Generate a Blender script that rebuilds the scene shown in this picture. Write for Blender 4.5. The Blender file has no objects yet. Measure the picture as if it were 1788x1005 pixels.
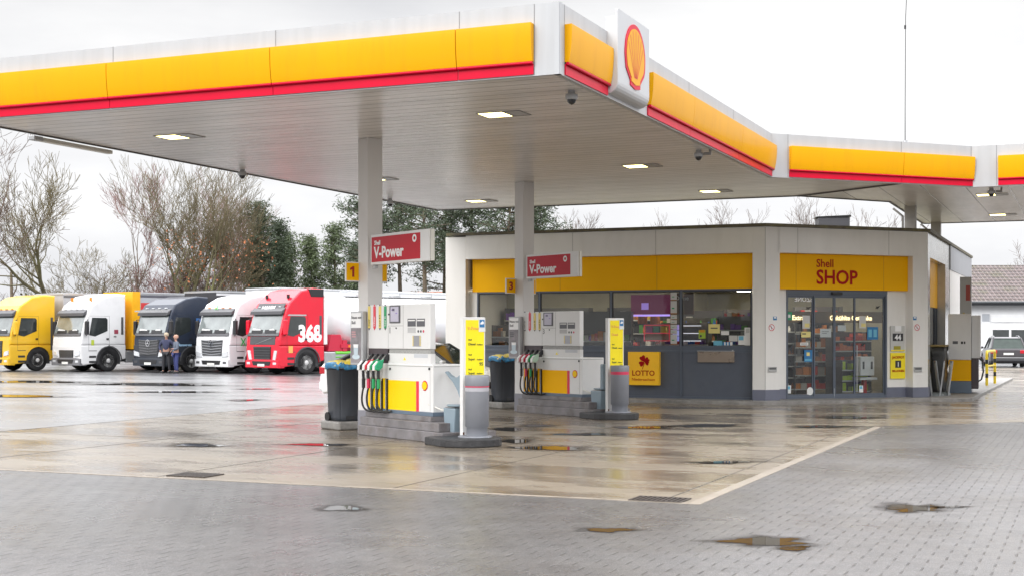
import bpy, bmesh, math, random
from mathutils import Matrix, Vector
D = bpy.data
sc = bpy.context.scene
COL = sc.collection
PI = math.pi
# ---------------------------------------------------------------- camera, world, sun, exposure
F_PX = 2400.0; HY = 585.0; CH = 1.7; CX, CY = 6.44, -16.71; YAW = math.radians(23)
cam = D.objects.new('camera', D.cameras.new('camera')); COL.objects.link(cam)
cam.location = (CX, CY, CH); cam.rotation_euler = (PI/2, 0, YAW)
cam.data.sensor_width = 36; cam.data.lens = 36*F_PX/1788; cam.data.shift_y = (HY-502.5)/1788
cam.data.clip_end = 3000; cam.data.clip_start = .1
sc.camera = cam
w = D.worlds.new("World"); sc.world = w; w.use_nodes = True
nt = w.node_tree; nt.nodes.clear()
def wn(t, **k):
    n = nt.nodes.new(t)
    for a, b in k.items(): setattr(n, a, b)
    return n
SUN_EL, SUN_ROT = math.radians(32), math.radians(200)
sky = wn('ShaderNodeTexSky', sky_type='NISHITA', sun_disc=False, sun_elevation=SUN_EL, sun_rotation=SUN_ROT)
tc = wn('ShaderNodeTexCoord'); mp = wn('ShaderNodeMapping'); mp.inputs['Scale'].default_value = (1, 1, 3.2)
nz = wn('ShaderNodeTexNoise'); nz.inputs['Scale'].default_value = 1.7; nz.inputs['Detail'].default_value = 7; nz.inputs['Roughness'].default_value = .52
rp = wn('ShaderNodeValToRGB'); rp.color_ramp.elements[0].position = .36; rp.color_ramp.elements[0].color = (17.5, 17.7, 18.8, 1)
rp.color_ramp.elements[1].position = .66; rp.color_ramp.elements[1].color = (29.5, 29.4, 29.4, 1)
mx = wn('ShaderNodeMix', data_type='RGBA'); mx.inputs[0].default_value = .93
bg = wn('ShaderNodeBackground'); bg.inputs[1].default_value = .1
out = wn('ShaderNodeOutputWorld')
L = nt.links.new
L(tc.outputs['Generated'], mp.inputs[0]); L(mp.outputs[0], nz.inputs['Vector']); L(nz.outputs[0], rp.inputs[0])
sx = wn('ShaderNodeSeparateXYZ'); er = wn('ShaderNodeValToRGB'); ee = er.color_ramp.elements      # overcast dome: brighter towards the zenith
ee[0].position = 0; ee[0].color = (.262, .262, .260, 1); ee[1].position = 1; ee[1].color = (1, 1, 1, 1)
for p_, v_ in ((.10, .238), (.24, .205), (.33, .60), (.5, .90)): q_ = ee.new(p_); q_.color = (v_, v_, v_, 1)
mu = wn('ShaderNodeMix', data_type='RGBA', blend_type='MULTIPLY'); mu.inputs[0].default_value = 1
L(tc.outputs['Generated'], sx.inputs[0]); L(sx.outputs[2], er.inputs[0])
L(sky.outputs[0], mx.inputs[6]); L(rp.outputs[0], mx.inputs[7]); L(mx.outputs[2], mu.inputs[6]); L(er.outputs[0], mu.inputs[7]); L(mu.outputs[2], bg.inputs[0]); L(bg.outputs[0], out.inputs[0])
sl = D.lights.new('sun', 'SUN'); sl.energy = .8; sl.angle = math.radians(25); sl.color = (1, .97, .93)
so = D.objects.new('sun', sl); COL.objects.link(so)
_d = Vector((math.sin(SUN_ROT)*math.cos(SUN_EL), math.cos(SUN_ROT)*math.cos(SUN_EL), math.sin(SUN_EL)))
so.rotation_euler = _d.to_track_quat('Z', 'Y').to_euler(); so.location = (0, 0, 40)
sc.view_settings.view_transform = 'Standard'; sc.view_settings.look = 'None'; sc.view_settings.exposure = .82; sc.view_settings.gamma = 1
sc.cycles.max_bounces = 8; sc.cycles.diffuse_bounces = 4; sc.cycles.glossy_bounces = 4; sc.cycles.transparent_max_bounces = 12
sc.cycles.caustics_reflective = False; sc.cycles.caustics_refractive = False; sc.cycles.sample_clamp_indirect = 6
sc.cycles.use_denoising = True

# ---------------------------------------------------------------- measuring helpers (photo pixel + known plane -> metres)
def _w(X, Y): return (CX+X*math.cos(YAW)-Y*math.sin(YAW), CY+X*math.sin(YAW)+Y*math.cos(YAW))
def G(px, py, z=0.0):
    Y = F_PX*(CH-z)/(py-HY); return _w((px-894)/F_PX*Y, Y)
def depth(x, y): return -(x-CX)*math.sin(YAW)+(y-CY)*math.cos(YAW)
def LN(px, o, d):            # distance along the line o + t d where pixel column px meets it
    r = (px-894)/F_PX; rx, ry = r*math.cos(YAW)-math.sin(YAW), r*math.sin(YAW)+math.cos(YAW)
    ax, ay = o[0]-CX, o[1]-CY
    return (ax*ry-ay*rx)/(d[1]*rx-d[0]*ry)
def ZA(py, x, y): return CH+(HY-py)*depth(x, y)/F_PX

# ---------------------------------------------------------------- materials
MC = {}
def mat(name, col, rough=.5, metal=0, var=.05, scale=3.0, bump=0, bscale=40, spec=.5, coat=0, emit=None, estr=0, stretch=None, dirt=None, dscale=1.2, damt=.5, rvar=0):
    if name in MC: return MC[name]
    m = D.materials.new(name); m.use_nodes = True; MC[name] = m
    n = m.node_tree; b = n.nodes['Principled BSDF']; k = n.links.new
    b.inputs['Roughness'].default_value = rough; b.inputs['Metallic'].default_value = metal
    b.inputs['Specular IOR Level'].default_value = spec; b.inputs['Coat Weight'].default_value = coat; b.inputs['Coat Roughness'].default_value = .08
    t = n.nodes.new('ShaderNodeTexCoord'); mpp = n.nodes.new('ShaderNodeMapping'); k(t.outputs['Object'], mpp.inputs[0])
    if stretch: mpp.inputs['Scale'].default_value = stretch
    z = n.nodes.new('ShaderNodeTexNoise'); z.inputs['Scale'].default_value = scale; z.inputs['Detail'].default_value = 6; k(mpp.outputs[0], z.inputs['Vector'])
    r = n.nodes.new('ShaderNodeValToRGB'); c = list(col)
    r.color_ramp.elements[0].position = .3; r.color_ramp.elements[1].position = .7
    r.color_ramp.elements[0].color = [x*(1-var) for x in c]+[1]; r.color_ramp.elements[1].color = [min(1, x*(1+var)) for x in c]+[1]
    k(z.outputs[0], r.inputs[0]); cur = r.outputs[0]
    if dirt:
        z2 = n.nodes.new('ShaderNodeTexNoise'); z2.inputs['Scale'].default_value = dscale; z2.inputs['Detail'].default_value = 9; z2.inputs['Roughness'].default_value = .65; k(mpp.outputs[0], z2.inputs['Vector'])
        r2 = n.nodes.new('ShaderNodeMapRange'); r2.inputs[1].default_value = .5; r2.inputs[2].default_value = .75; r2.inputs[4].default_value = damt; k(z2.outputs[0], r2.inputs[0])
        q = n.nodes.new('ShaderNodeMix'); q.data_type = 'RGBA'; k(r2.outputs[0], q.inputs[0]); k(cur, q.inputs[6]); q.inputs[7].default_value = list(dirt)+[1]; cur = q.outputs[2]
    k(cur, b.inputs['Base Color'])
    if rvar:
        r3 = n.nodes.new('ShaderNodeMapRange'); r3.inputs[3].default_value = max(0, rough-rvar); r3.inputs[4].default_value = rough+rvar
        r3.inputs[1].default_value = .3; r3.inputs[2].default_value = .7; k(z.outputs[0], r3.inputs[0]); k(r3.outputs[0], b.inputs['Roughness'])
    if bump:
        z3 = n.nodes.new('ShaderNodeTexNoise'); z3.inputs['Scale'].default_value = bscale; z3.inputs['Detail'].default_value = 4; k(mpp.outputs[0], z3.inputs['Vector'])
        bb = n.nodes.new('ShaderNodeBump'); bb.inputs['Strength'].default_value = bump; bb.inputs['Distance'].default_value = .02; k(z3.outputs[0], bb.inputs['Height']); k(bb.outputs[0], b.inputs['Normal'])
    if emit: b.inputs['Emission Color'].default_value = list(emit)+[1]; b.inputs['Emission Strength'].default_value = estr
    return m
def glass_mat(name, tint=(.9, .92, .92), rough=0.0, ior=1.5):
    m = D.materials.new(name); m.use_nodes = True; n = m.node_tree; n.nodes.clear(); k = n.links.new
    o = n.nodes.new('ShaderNodeOutputMaterial'); x = n.nodes.new('ShaderNodeMixShader'); a = n.nodes.new('ShaderNodeBsdfTransparent'); g = n.nodes.new('ShaderNodeBsdfGlossy'); f = n.nodes.new('ShaderNodeFresnel')
    a.inputs[0].default_value = list(tint)+[1]; g.inputs['Roughness'].default_value = rough; f.inputs[0].default_value = ior
    k(f.outputs[0], x.inputs[0]); k(a.outputs[0], x.inputs[1]); k(g.outputs[0], x.inputs[2]); k(x.outputs[0], o.inputs[0]); MC[name] = m
    return m
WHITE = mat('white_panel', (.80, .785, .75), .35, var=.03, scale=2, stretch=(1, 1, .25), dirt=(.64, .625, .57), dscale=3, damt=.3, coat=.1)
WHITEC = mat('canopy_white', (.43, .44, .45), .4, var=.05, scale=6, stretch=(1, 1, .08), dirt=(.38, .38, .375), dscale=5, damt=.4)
YEL = mat('shell_yellow', (.98, .50, .0), .45, var=.02, scale=1, spec=.15)
YELG = mat('glossy_yellow', (.76, .36, .0), .4, var=.03, scale=.8, coat=.14, spec=.12, stretch=(1, 1, .12), dirt=(.62, .27, .01), dscale=4, damt=.35)
YELP = mat('pump_yellow', (.95, .62, .0), .4, var=.02, spec=.3)
REDG = mat('glossy_red', (.62, .0, .028), .4, var=.05, coat=.15, spec=.15)
RED = mat('sign_red', (.50, .004, .018), .4, var=.03, spec=.3)
DRED = mat('letter_red', (.42, .003, .003), .5, spec=.2)
GREY = mat('grey_blue_panel', (.095, .11, .14), .4, var=.06, scale=4, dirt=(.13, .14, .15), damt=.4, rvar=.08)
GREYL = mat('plinth_paint', (.15, .16, .21), .5, var=.08)
FRAME = mat('frame_grey', (.10, .12, .155), .35, var=.04)
BLK = mat('black_plastic', (.018, .018, .02), .4, var=.1)
RUB = mat('rubber', (.02, .02, .021), .75, var=.15, bump=.2)
WTXT = mat('white_lettering', (.85, .85, .85), .4)
BTXT = mat('black_lettering', (.03, .03, .035), .5)
PAPER = mat('paper', (.78, .78, .76), .7, var=.04)
STEEL = mat('brushed_steel', (.42, .42, .41), .35, metal=.9, var=.05)
ALU = mat('aluminium', (.55, .56, .57), .35, metal=.8)
CREAM = mat('sign_cream', (.70, .69, .63), .4)
GLASS = glass_mat('window_glass', ior=1.4)
def cmat(c, rough=.5, **k): return mat('c_%d_%d_%d_%d' % (c[0]*999, c[1]*999, c[2]*999, rough*100), c, rough, **k)

# ---------------------------------------------------------------- mesh builder
def RZ(d): return Matrix.Rotation(math.radians(d), 4, 'Z')
def T(x, y, z=0): return Matrix.Translation((x, y, z))
class MB:
    def __init__(s, M=None): s.v = []; s.f = []; s.M = M or Matrix.Identity(4); s.sm = []
    def add(s, vs, fs, sm=False):
        o = len(s.v); s.v += [tuple(s.M @ Vector(v)) for v in vs]; s.f += [tuple(i+o for i in f) for f in fs]; s.sm += [sm]*len(fs); return s
    def bm(s, b, sm=False):
        b.verts.ensure_lookup_table(); vs = [v.co.copy() for v in b.verts]; fs = [[v.index for v in f.verts] for f in b.faces]; b.free(); return s.add(vs, fs, sm)
    def box(s, x0, x1, y0, y1, z0, z1, bev=0):
        x0, x1 = min(x0, x1), max(x0, x1); y0, y1 = min(y0, y1), max(y0, y1); z0, z1 = min(z0, z1), max(z0, z1)
        vs = [(x, y, z) for x in (x0, x1) for y in (y0, y1) for z in (z0, z1)]
        fs = [(0, 1, 3, 2), (4, 6, 7, 5), (0, 4, 5, 1), (2, 3, 7, 6), (0, 2, 6, 4), (1, 5, 7, 3)]
        if not bev: return s.add(vs, fs)
        b = bmesh.new(); bv = [b.verts.new(v) for v in vs]
        for f in fs: b.faces.new([bv[i] for i in f])
        bmesh.ops.bevel(b, geom=b.edges[:], offset=bev, segments=2, affect='EDGES', profile=.5); b.verts.index_update(); return s.bm(b)
    def prism(s, pts, a0, a1, axis='x', bev=0, seg=2):   # pts 2-D outline: axis x -> (y,z); y -> (x,z); z -> (x,y)
        ar = sum(pts[i-1][0]*pts[i][1]-pts[i][0]*pts[i-1][1] for i in range(len(pts)))
        if ar < 0: pts = pts[::-1]
        def P(p, a): return (a, p[0], p[1]) if axis == 'x' else ((p[0], a, p[1]) if axis == 'y' else (p[0], p[1], a))
        b = bmesh.new(); A = [b.verts.new(P(p, a0)) for p in pts]; B = [b.verts.new(P(p, a1)) for p in pts]; n = len(pts)
        b.faces.new(A[::-1]); b.faces.new(B)
        for i in range(n): b.faces.new([A[i], A[(i+1) % n], B[(i+1) % n], B[i]])
        bmesh.ops.recalc_face_normals(b, faces=b.faces[:])
        if bev:
            ed = [e for e in b.edges if (e.verts[0] in A) == (e.verts[1] in A)]
            bmesh.ops.bevel(b, geom=ed, offset=bev, segments=seg, affect='EDGES', profile=.6)
        b.verts.index_update(); return s.bm(b)
    def cyl(s, c, r, h, axis='z', n=20, r2=None, sm=True):
        r2 = r if r2 is None else r2; vs = []; fs = []
        for k, (rr, a) in enumerate(((r, 0), (r2, h))):
            for i in range(n):
                t = 2*PI*i/n; p, q = rr*math.cos(t), rr*math.sin(t)
                vs.append({'z': (c[0]+p, c[1]+q, c[2]+a), 'x': (c[0]+a, c[1]+p, c[2]+q), 'y': (c[0]+q, c[1]+a, c[2]+p)}[axis])
        fs = [(i, (i+1) % n, n+(i+1) % n, n+i) for i in range(n)]; s.add(vs, fs, sm)
        return s.add(vs, [tuple(range(n))[::-1], tuple(range(n, 2*n))])
    def lathe(s, c, prof, axis='z', n=24):      # prof: (r, a)
        vs = []; fs = []
        for r, a in prof:
            for i in range(n):
                t = 2*PI*i/n; p, q = r*math.cos(t), r*math.sin(t)
                vs.append({'z': (c[0]+p, c[1]+q, c[2]+a), 'x': (c[0]+a, c[1]+p, c[2]+q), 'y': (c[0]+q, c[1]+a, c[2]+p)}[axis])
        for k in range(len(prof)-1):
            for i in range(n): fs.append((k*n+i, k*n+(i+1) % n, (k+1)*n+(i+1) % n, (k+1)*n+i))
        s.add(vs, fs, True)
        e = []
        if prof[0][0] > 1e-4: e.append(tuple(range(n))[::-1])
        if prof[-1][0] > 1e-4: e.append(tuple(range((len(prof)-1)*n, len(prof)*n)))
        return s.add(vs, e) if e else s
    def tube(s, pts, r, n=8, r1=None):
        pts = [Vector(p) for p in pts]; m = len(pts); vs = []; fs = []; up = None
        for k, p in enumerate(pts):
            d = (pts[min(k+1, m-1)]-pts[max(k-1, 0)]).normalized()
            if up is None: up = Vector((0, 0, 1)) if abs(d.z) < .9 else Vector((1, 0, 0))
            a = d.cross(up).normalized(); b = a.cross(d).normalized(); up = b
            rr = r if r1 is None else r+(r1-r)*k/(m-1)
            for i in range(n): t = 2*PI*i/n; vs.append(tuple(p+a*rr*math.cos(t)+b*rr*math.sin(t)))
        for k in range(m-1):
            for i in range(n): fs.append((k*n+i, k*n+(i+1) % n, (k+1)*n+(i+1) % n, (k+1)*n+i))
        s.add(vs, fs, True); return s.add(vs, [tuple(range(n))[::-1], tuple(range((m-1)*n, m*n))])
    def poly(s, pts): return s.add(pts, [tuple(range(len(pts)))])
    def ball(s, c, r, n=12, m=8, sz=1):
        pr = [(max(1e-4, r*math.sin(PI*k/m)), -r*sz*math.cos(PI*k/m)) for k in range(m+1)]; return s.lathe(c, pr, 'z', n)
def mesh_obj(name, mb, m, parent=None):
    me = D.meshes.new(name); me.from_pydata(mb.v, [], mb.f); me.polygons.foreach_set('use_smooth', mb.sm); me.validate(); me.update()
    if m: me.materials.append(m)
    o = D.objects.new(name, me); COL.objects.link(o)
    if parent: o.parent = parent
    return o
def part(name, mb, m, parent, label=None):
    o = mesh_obj(name, mb, m, parent)
    if label: o['label'] = label
    return o
def tag(o, label, cat, group=None, kind=None):
    o['label'] = label; o['category'] = cat
    if group: o['group'] = group
    if kind: o['kind'] = kind
    return o
def thing(name, label, cat, loc=(0, 0, 0), rz=0, group=None):
    o = D.objects.new(name, None); COL.objects.link(o); o.location = loc; o.rotation_euler = (0, 0, math.radians(rz)); o.empty_display_size = .2
    return tag(o, label, cat, group)
def struct(name, mb, m):
    o = mesh_obj(name, mb, m); o['kind'] = 'structure'; return o
def copy_tree(o, parent=None):
    c = o.copy(); COL.objects.link(c); c.parent = parent
    for ch in list(o.children): copy_tree(ch, c)
    return c
_bold = {}
def text_mb(mb, s, size, M, bold=0.0, align='LEFT', wscale=1.0, mirror=False):
    """lettering in the local xz plane facing -y, baseline start at M's origin"""
    cu = D.curves.new('t', 'FONT'); cu.body = s; cu.size = size; cu.align_x = align; cu.offset = bold*size; cu.extrude = .0015; cu.resolution_u = 3
    o = D.objects.new('t', cu); COL.objects.link(o); dg = bpy.context.evaluated_depsgraph_get(); dg.update()
    me = D.meshes.new_from_object(o.evaluated_get(dg)); R = M @ Matrix.Rotation(PI/2, 4, 'X') @ Matrix.Diagonal((-wscale if mirror else wscale, 1, 1, 1))
    old = mb.M; mb.M = old @ R; mb.add([v.co for v in me.vertices], [tuple(p.vertices) for p in me.polygons]); mb.M = old
    D.objects.remove(o); D.curves.remove(cu); D.meshes.remove(me); return mb
def disc_pts(cx, cz, rx, rz, n=24, y=0): return [(cx+rx*math.cos(2*PI*i/n), y, cz+rz*math.sin(2*PI*i/n)) for i in range(n)]
def ring_mb(mb, cx, cz, r0, r1, y, n=24, sx=1):
    vs = [(cx+sx*r*math.cos(2*PI*i/n), y, cz+r*math.sin(2*PI*i/n)) for r in (r0, r1) for i in range(n)]
    return mb.add(vs, [(i, (i+1) % n, n+(i+1) % n, n+i) for i in range(n)])
def pecten(parent, M, size, name='emblem', th=.012, small=False):
    """scallop badge, red rim, yellow fan with fine red ribs, facing local -y"""
    def outline(k, foot=True):
        p = []
        for i in range(29):
            t = math.radians(-28+236*i/28); r = .5*(1+.018*abs(math.sin(t*6.5)))
            p.append((r*math.cos(t)*k, (.5*math.sin(t)*1.0)*k+.03))
        p += [(-.25*k, -.36*k), (-.25*k, -.43*k+.0), (.0, -.47*k), (.25*k, -.43*k), (.25*k, -.36*k)]
        return [(x*size, z*size) for x, z in p]
    a = MB(M).prism(outline(1), -th, 0, 'y'); o = part(name, a, REDG, parent)
    b = MB(M).prism(outline(.86 if not small else .80), -th-.006, -th-.001, 'y'); part('fan', b, YELP if small else YELG, o)
    if small: return o
    c = MB(M)
    for i in range(-3, 4):
        t = math.radians(90-i*21); x1, z1 = .40*math.cos(t), .40*math.sin(t)+.03; x0, z0 = i*.022, -.30
        dx, dz = x1-x0, z1-z0; l = math.hypot(dx, dz); nx, nz_ = -dz/l*.008, dx/l*.008
        c.poly([(q[0]*size, -th-.008, q[1]*size) for q in ((x0-nx, z0-nz_), (x1-nx, z1-nz_), (x1+nx, z1+nz_), (x0+nx, z0+nz_))])
    part('rib_lines', c, REDG, o); return o
# ================================================================ GROUND
def gmat(name, kind):
    m = D.materials.new(name); m.use_nodes = True; n = m.node_tree; k = n.links.new; b = n.nodes['Principled BSDF']
    def N(t, **a):
        q = n.nodes.new(t)
        for x, y in a.items(): setattr(q, x, y)
        return q
    geo = N('ShaderNodeNewGeometry'); pos = geo.outputs['Position']
    def noise(scale, det=6, st=None, rough=.5):
        mp_ = N('ShaderNodeMapping'); k(pos, mp_.inputs[0])
        if st: mp_.inputs['Scale'].default_value = st
        z = N('ShaderNodeTexNoise'); z.inputs['Scale'].default_value = scale; z.inputs['Detail'].default_value = det; z.inputs['Roughness'].default_value = rough; k(mp_.outputs[0], z.inputs['Vector']); return z.outputs[0]
    def ramp(src, *st):
        r = N('ShaderNodeValToRGB'); e = r.color_ramp.elements
        while len(e) < len(st): e.new(.5)
        for i, (p, c) in enumerate(st): e[i].position = p; e[i].color = (c if isinstance(c, tuple) else (c, c, c))+(1,)
        k(src, r.inputs[0]); return r.outputs[0]
    def mixc(f, a, c, mode='MIX'):
        q = N('ShaderNodeMix', data_type='RGBA', blend_type=mode)
        for s, v in ((0, f), (6, a), (7, c)):
            if hasattr(v, 'links'): k(v, q.inputs[s])
            else: q.inputs[s].default_value = v if s == 0 else tuple(v)+(1,)
        return q.outputs[2]
    def math_(op, a, c=None):
        q = N('ShaderNodeMath', operation=op)
        for s, v in ((0, a), (1, c)):
            if v is None: continue
            if hasattr(v, 'links'): k(v, q.inputs[s])
            else: q.inputs[s].default_value = v
        return q.outputs[0]
    def bump(h, st, dist, prev=None):
        q = N('ShaderNodeBump'); q.inputs['Strength'].default_value = st; q.inputs['Distance'].default_value = dist; k(h, q.inputs['Height'])
        if prev: k(prev, q.inputs['Normal'])
        return q.outputs[0]
    if kind == 'asphalt':
        c = mixc(ramp(noise(.35, 8), (.35, 0.), (.65, 1.)), (.085, .085, .088), (.14, .14, .143))
        c = mixc(ramp(noise(120, 3), (.45, 0.), (.75, .5)), c, (.25, .25, .25)); k(c, b.inputs['Base Color'])
        wet = noise(.22, 7, (1, 2.2, 1), .6); k(ramp(wet, (.30, .14), (.48, .26), (.66, .38)), b.inputs['Roughness']); b.inputs['Coat Weight'].default_value = .7; b.inputs['Coat IOR'].default_value = 1.33; b.inputs['Coat Roughness'].default_value = .3
        k(bump(noise(90, 4), .35, .006), b.inputs['Normal']); b.inputs['Specular IOR Level'].default_value = .6
    if kind == 'concrete':
        base = mixc(ramp(noise(.5, 8), (.35, 0.), (.7, 1.)), (.165, .135, .102), (.235, .20, .152))
        base = mixc(ramp(noise(60, 4), (.4, 0.), (.8, .3)), base, (.31, .275, .225))
        base = mixc(ramp(noise(1.2, 9, (.6, 1.8, 1), .7), (.54, 0.), (.68, .7)), base, (.085, .065, .045))
        wet = noise(.42, 9, (.6, 1.5, 1), .66); wm = ramp(wet, (.46, 0.), (.60, 1.))
        k(mixc(wm, base, mixc(1., base, (.62, .57, .50), 'MULTIPLY')), b.inputs['Base Color'])
        k(ramp(wet, (.36, .46), (.47, .30), (.56, .15), (.66, .07)), b.inputs['Roughness']); k(math_('ADD', math_('MULTIPLY', wm, .4), .2), b.inputs['Coat Weight']); b.inputs['Coat IOR'].default_value = 1.33; b.inputs['Coat Roughness'].default_value = .24
        k(bump(noise(70, 4), .16, .005), b.inputs['Normal']); b.inputs['Specular IOR Level'].default_value = .5
    if kind == 'paver':
        br = N('ShaderNodeTexBrick'); k(pos, br.inputs['Vector']); br.inputs['Scale'].default_value = 1; br.inputs['Brick Width'].default_value = .24; br.inputs['Row Height'].default_value = .19; br.offset = .5
        br.inputs['Mortar Size'].default_value = .004; br.inputs['Color1'].default_value = (.048, .048, .051, 1); br.inputs['Color2'].default_value = (.088, .086, .088, 1); br.inputs['Mortar'].default_value = (.06, .058, .055, 1)
        sp_ = N('ShaderNodeSeparateXYZ'); k(pos, sp_.inputs[0]); row = math_('FLOOR', math_('DIVIDE', sp_.outputs[1], .19)); off = math_('MULTIPLY', math_('MODULO', math_('ABSOLUTE', row), 2), .5)
        xs = math_('ABSOLUTE', math_('SUBTRACT', math_('FRACT', math_('ADD', math_('ADD', math_('DIVIDE', sp_.outputs[0], .24), off), .5)), .5))
        yv = math_('ABSOLUTE', math_('SUBTRACT', math_('FRACT', math_('DIVIDE', sp_.outputs[1], .19)), .5))
        dash = math_('MULTIPLY', ramp(xs, (.018, 1.), (.04, 0.)), ramp(yv, (.32, 1.), (.42, 0.)))
        c = mixc(ramp(noise(.30, 9, None, .62), (.32, 0.), (.68, 1.)), (.40, .39, .385), (1.08, 1.08, 1.09)); c = mixc(1., br.outputs[0], c, 'MULTIPLY')
        c = mixc(ramp(noise(3.5, 9, None, .8), (.35, 0.), (.75, .55)), c, (.075, .072, .07)); c = mixc(ramp(noise(30, 6, None, .7), (.52, 0.), (.72, .5)), c, (.165, .162, .16)); c = mixc(ramp(noise(160, 3), (.55, 0.), (.70, .7)), c, (.42, .41, .40))
        c = mixc(math_('MULTIPLY', dash, math_('MULTIPLY', noise(1.7, 4), 1.5)), c, (.012, .011, .01)); k(c, b.inputs['Base Color'])
        wet = noise(.28, 9, (1, 1.4, 1), .65); k(ramp(wet, (.36, .22), (.5, .34), (.68, .50)), b.inputs['Roughness'])
        b.inputs['Coat Weight'].default_value = .25; b.inputs['Coat IOR'].default_value = 1.33; b.inputs['Coat Roughness'].default_value = .25
        hh_ = math_('SUBTRACT', math_('SUBTRACT', 1, dash), math_('MULTIPLY', br.outputs[1], .4))
        k(bump(noise(110, 4), .45, .006, bump(hh_, .8, .01)), b.inputs['Normal']); b.inputs['Specular IOR Level'].default_value = .5
    if kind == 'water':
        va = N('ShaderNodeAttribute', attribute_name='rim'); rim = math_('ADD', va.outputs['Fac'], math_('MULTIPLY', math_('SUBTRACT', noise(7, 5), .5), .55))
        tr = N('ShaderNodeBsdfTransparent'); ms = N('ShaderNodeMixShader'); k(ramp(rim, (.50, (.60, .59, .58)), (.96, (1., 1., 1.))), tr.inputs[0])
        k(ramp(rim, (.48, 0.), (.62, 1.)), ms.inputs[0]); k(b.outputs[0], ms.inputs[1]); k(tr.outputs[0], ms.inputs[2]); k(ms.outputs[0], n.nodes['Material Output'].inputs[0])
        b.inputs['Base Color'].default_value = (.045, .04, .033, 1); b.inputs['Roughness'].default_value = .012; b.inputs['IOR'].default_value = 1.33; b.inputs['Specular IOR Level'].default_value = .7
        k(bump(noise(6, 2), .015, .01), b.inputs['Normal'])
    MC[name] = m; return m
ASPH = gmat('wet_asphalt', 'asphalt'); CONC = gmat('wet_concrete', 'concrete'); PAVE = gmat('wet_pavers', 'paver'); WATER = gmat('puddle_water', 'water')
STONE = mat('kerb_concrete', (.26, .25, .235), .5, var=.25, scale=6, bump=.4, dirt=(.10, .095, .085), damt=.8, dscale=2.5, rvar=.15)
PALE = mat('pale_kerb_stone', (.25, .215, .175), .4, var=.15, scale=5, bump=.2, rvar=.1)
struct('ground', MB().poly([(-1500, -1500, 0), (1500, -1500, 0), (1500, 1500, 0), (-1500, 1500, 0)]), ASPH)
def sheet(name, pts, z, m): return struct(name, MB().poly([(x, y, z) for x, y in pts]), m)
sheet('forecourt_slab', [(-11.4, -3.2), (2.66, -3.2), (2.66, 9.5), (7.2, 14.2), (9, 16), (9, 60), (-1, 60), (-1, 40), (-11.4, 40)], .004, CONC)
sheet('paving', [(-60, -30), (40, -30), (40, 45), (7.33, 14.1), (2.79, 9.4), (2.79, -3.281), (-60, -3.281)], .0045, PAVE)
k_ = MB(); k_.box(-60, 2.79, -3.28, -3.2, -.05, .010); k_.box(2.66, 2.79, -3.199, 9.45, -.05, .010); struct('edge_kerb', k_, PALE)
# expansion joints and long cracks in the slab
j_ = MB()
for x in (-.75, -3.95, -7.6): j_.box(x-.006, x+.006, -3.19, 16.5, -.01, .0065)
for y in (2.0, 7.0, 12.0): j_.box(-11.3, 2.3, y-.005, y+.005, -.01, .0063)
j_.box(-11.41, -11.39, -3.1, 39, -.01, .0065); j_.box(2.33, 2.35, -2.8, 9.0, -.01, .0066)
struct('slab_joint', j_, mat('joint_tar', (.05, .045, .035), .5))
# drain grates
IRON = mat('cast_iron', (.055, .045, .04), .45, metal=.4, var=.3, scale=20, rvar=.1)
gp = None
for i, (x, y, lb) in enumerate(((-3.62, -2.85, 'rusty drain grate at the left part of the slab front edge'), (2.30, -3.05, 'rusty drain grate in the near right corner of the slab'))):
    g_ = thing('drain_grate', lb, 'drain grate', (x, y, .005), 0, 'drain grates in the slab edge')
    f_ = MB(); f_.box(-.28, .28, -.2, -.17, 0, .012); f_.box(-.28, .28, .17, .2, 0, .012); f_.box(-.28, -.25, -.17, .17, 0, .012); f_.box(.25, .28, -.17, .17, 0, .012); part('rim', f_, IRON, g_)
    b_ = MB()
    for q in range(9): b_.box(-.235+q*.054, -.205+q*.054, -.169, .169, .001, .011)
    part('bars', b_, IRON, g_); part('pit', MB().box(-.25, .25, -.17, .17, -.003, .0005), mat('pit_black', (.008, .008, .007), .8), g_)
# puddles
def puddle(px, py, wpx, hpx, seed, z=.0075, lobes=3):
    rnd = random.Random(seed); ph = [rnd.uniform(0, 6.28) for _ in range(6)]; vs = []; fs = []; R5 = (0, .5, .75, .9, 1.0); rim = []
    for ri, q in enumerate(R5):
        for i in range(64):
            t = 2*PI*i/64; r = 1.6*q*(1+.16*math.sin(2*t+ph[0])+.14*math.sin(3*t+ph[1])+.10*math.sin(5*t+ph[2])+.06*math.sin(9*t+ph[3]))
            x, y = G(px+wpx*r*math.cos(t), py-hpx*r*math.sin(t), z); vs.append((x, y, z)); rim.append(q)
    for ri in range(4): fs += [(ri*64+i, ri*64+(i+1) % 64, (ri+1)*64+(i+1) % 64, (ri+1)*64+i) for i in range(64)]
    m = MB(); m.add(vs, fs); me = D.meshes.new('puddle'); me.from_pydata(m.v, [], m.f); me.materials.append(WATER)
    at_ = me.attributes.new('rim', 'FLOAT', 'POINT'); at_.data.foreach_set('value', rim); o = D.objects.new('puddle', me); COL.objects.link(o); o['kind'] = 'structure'
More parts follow.
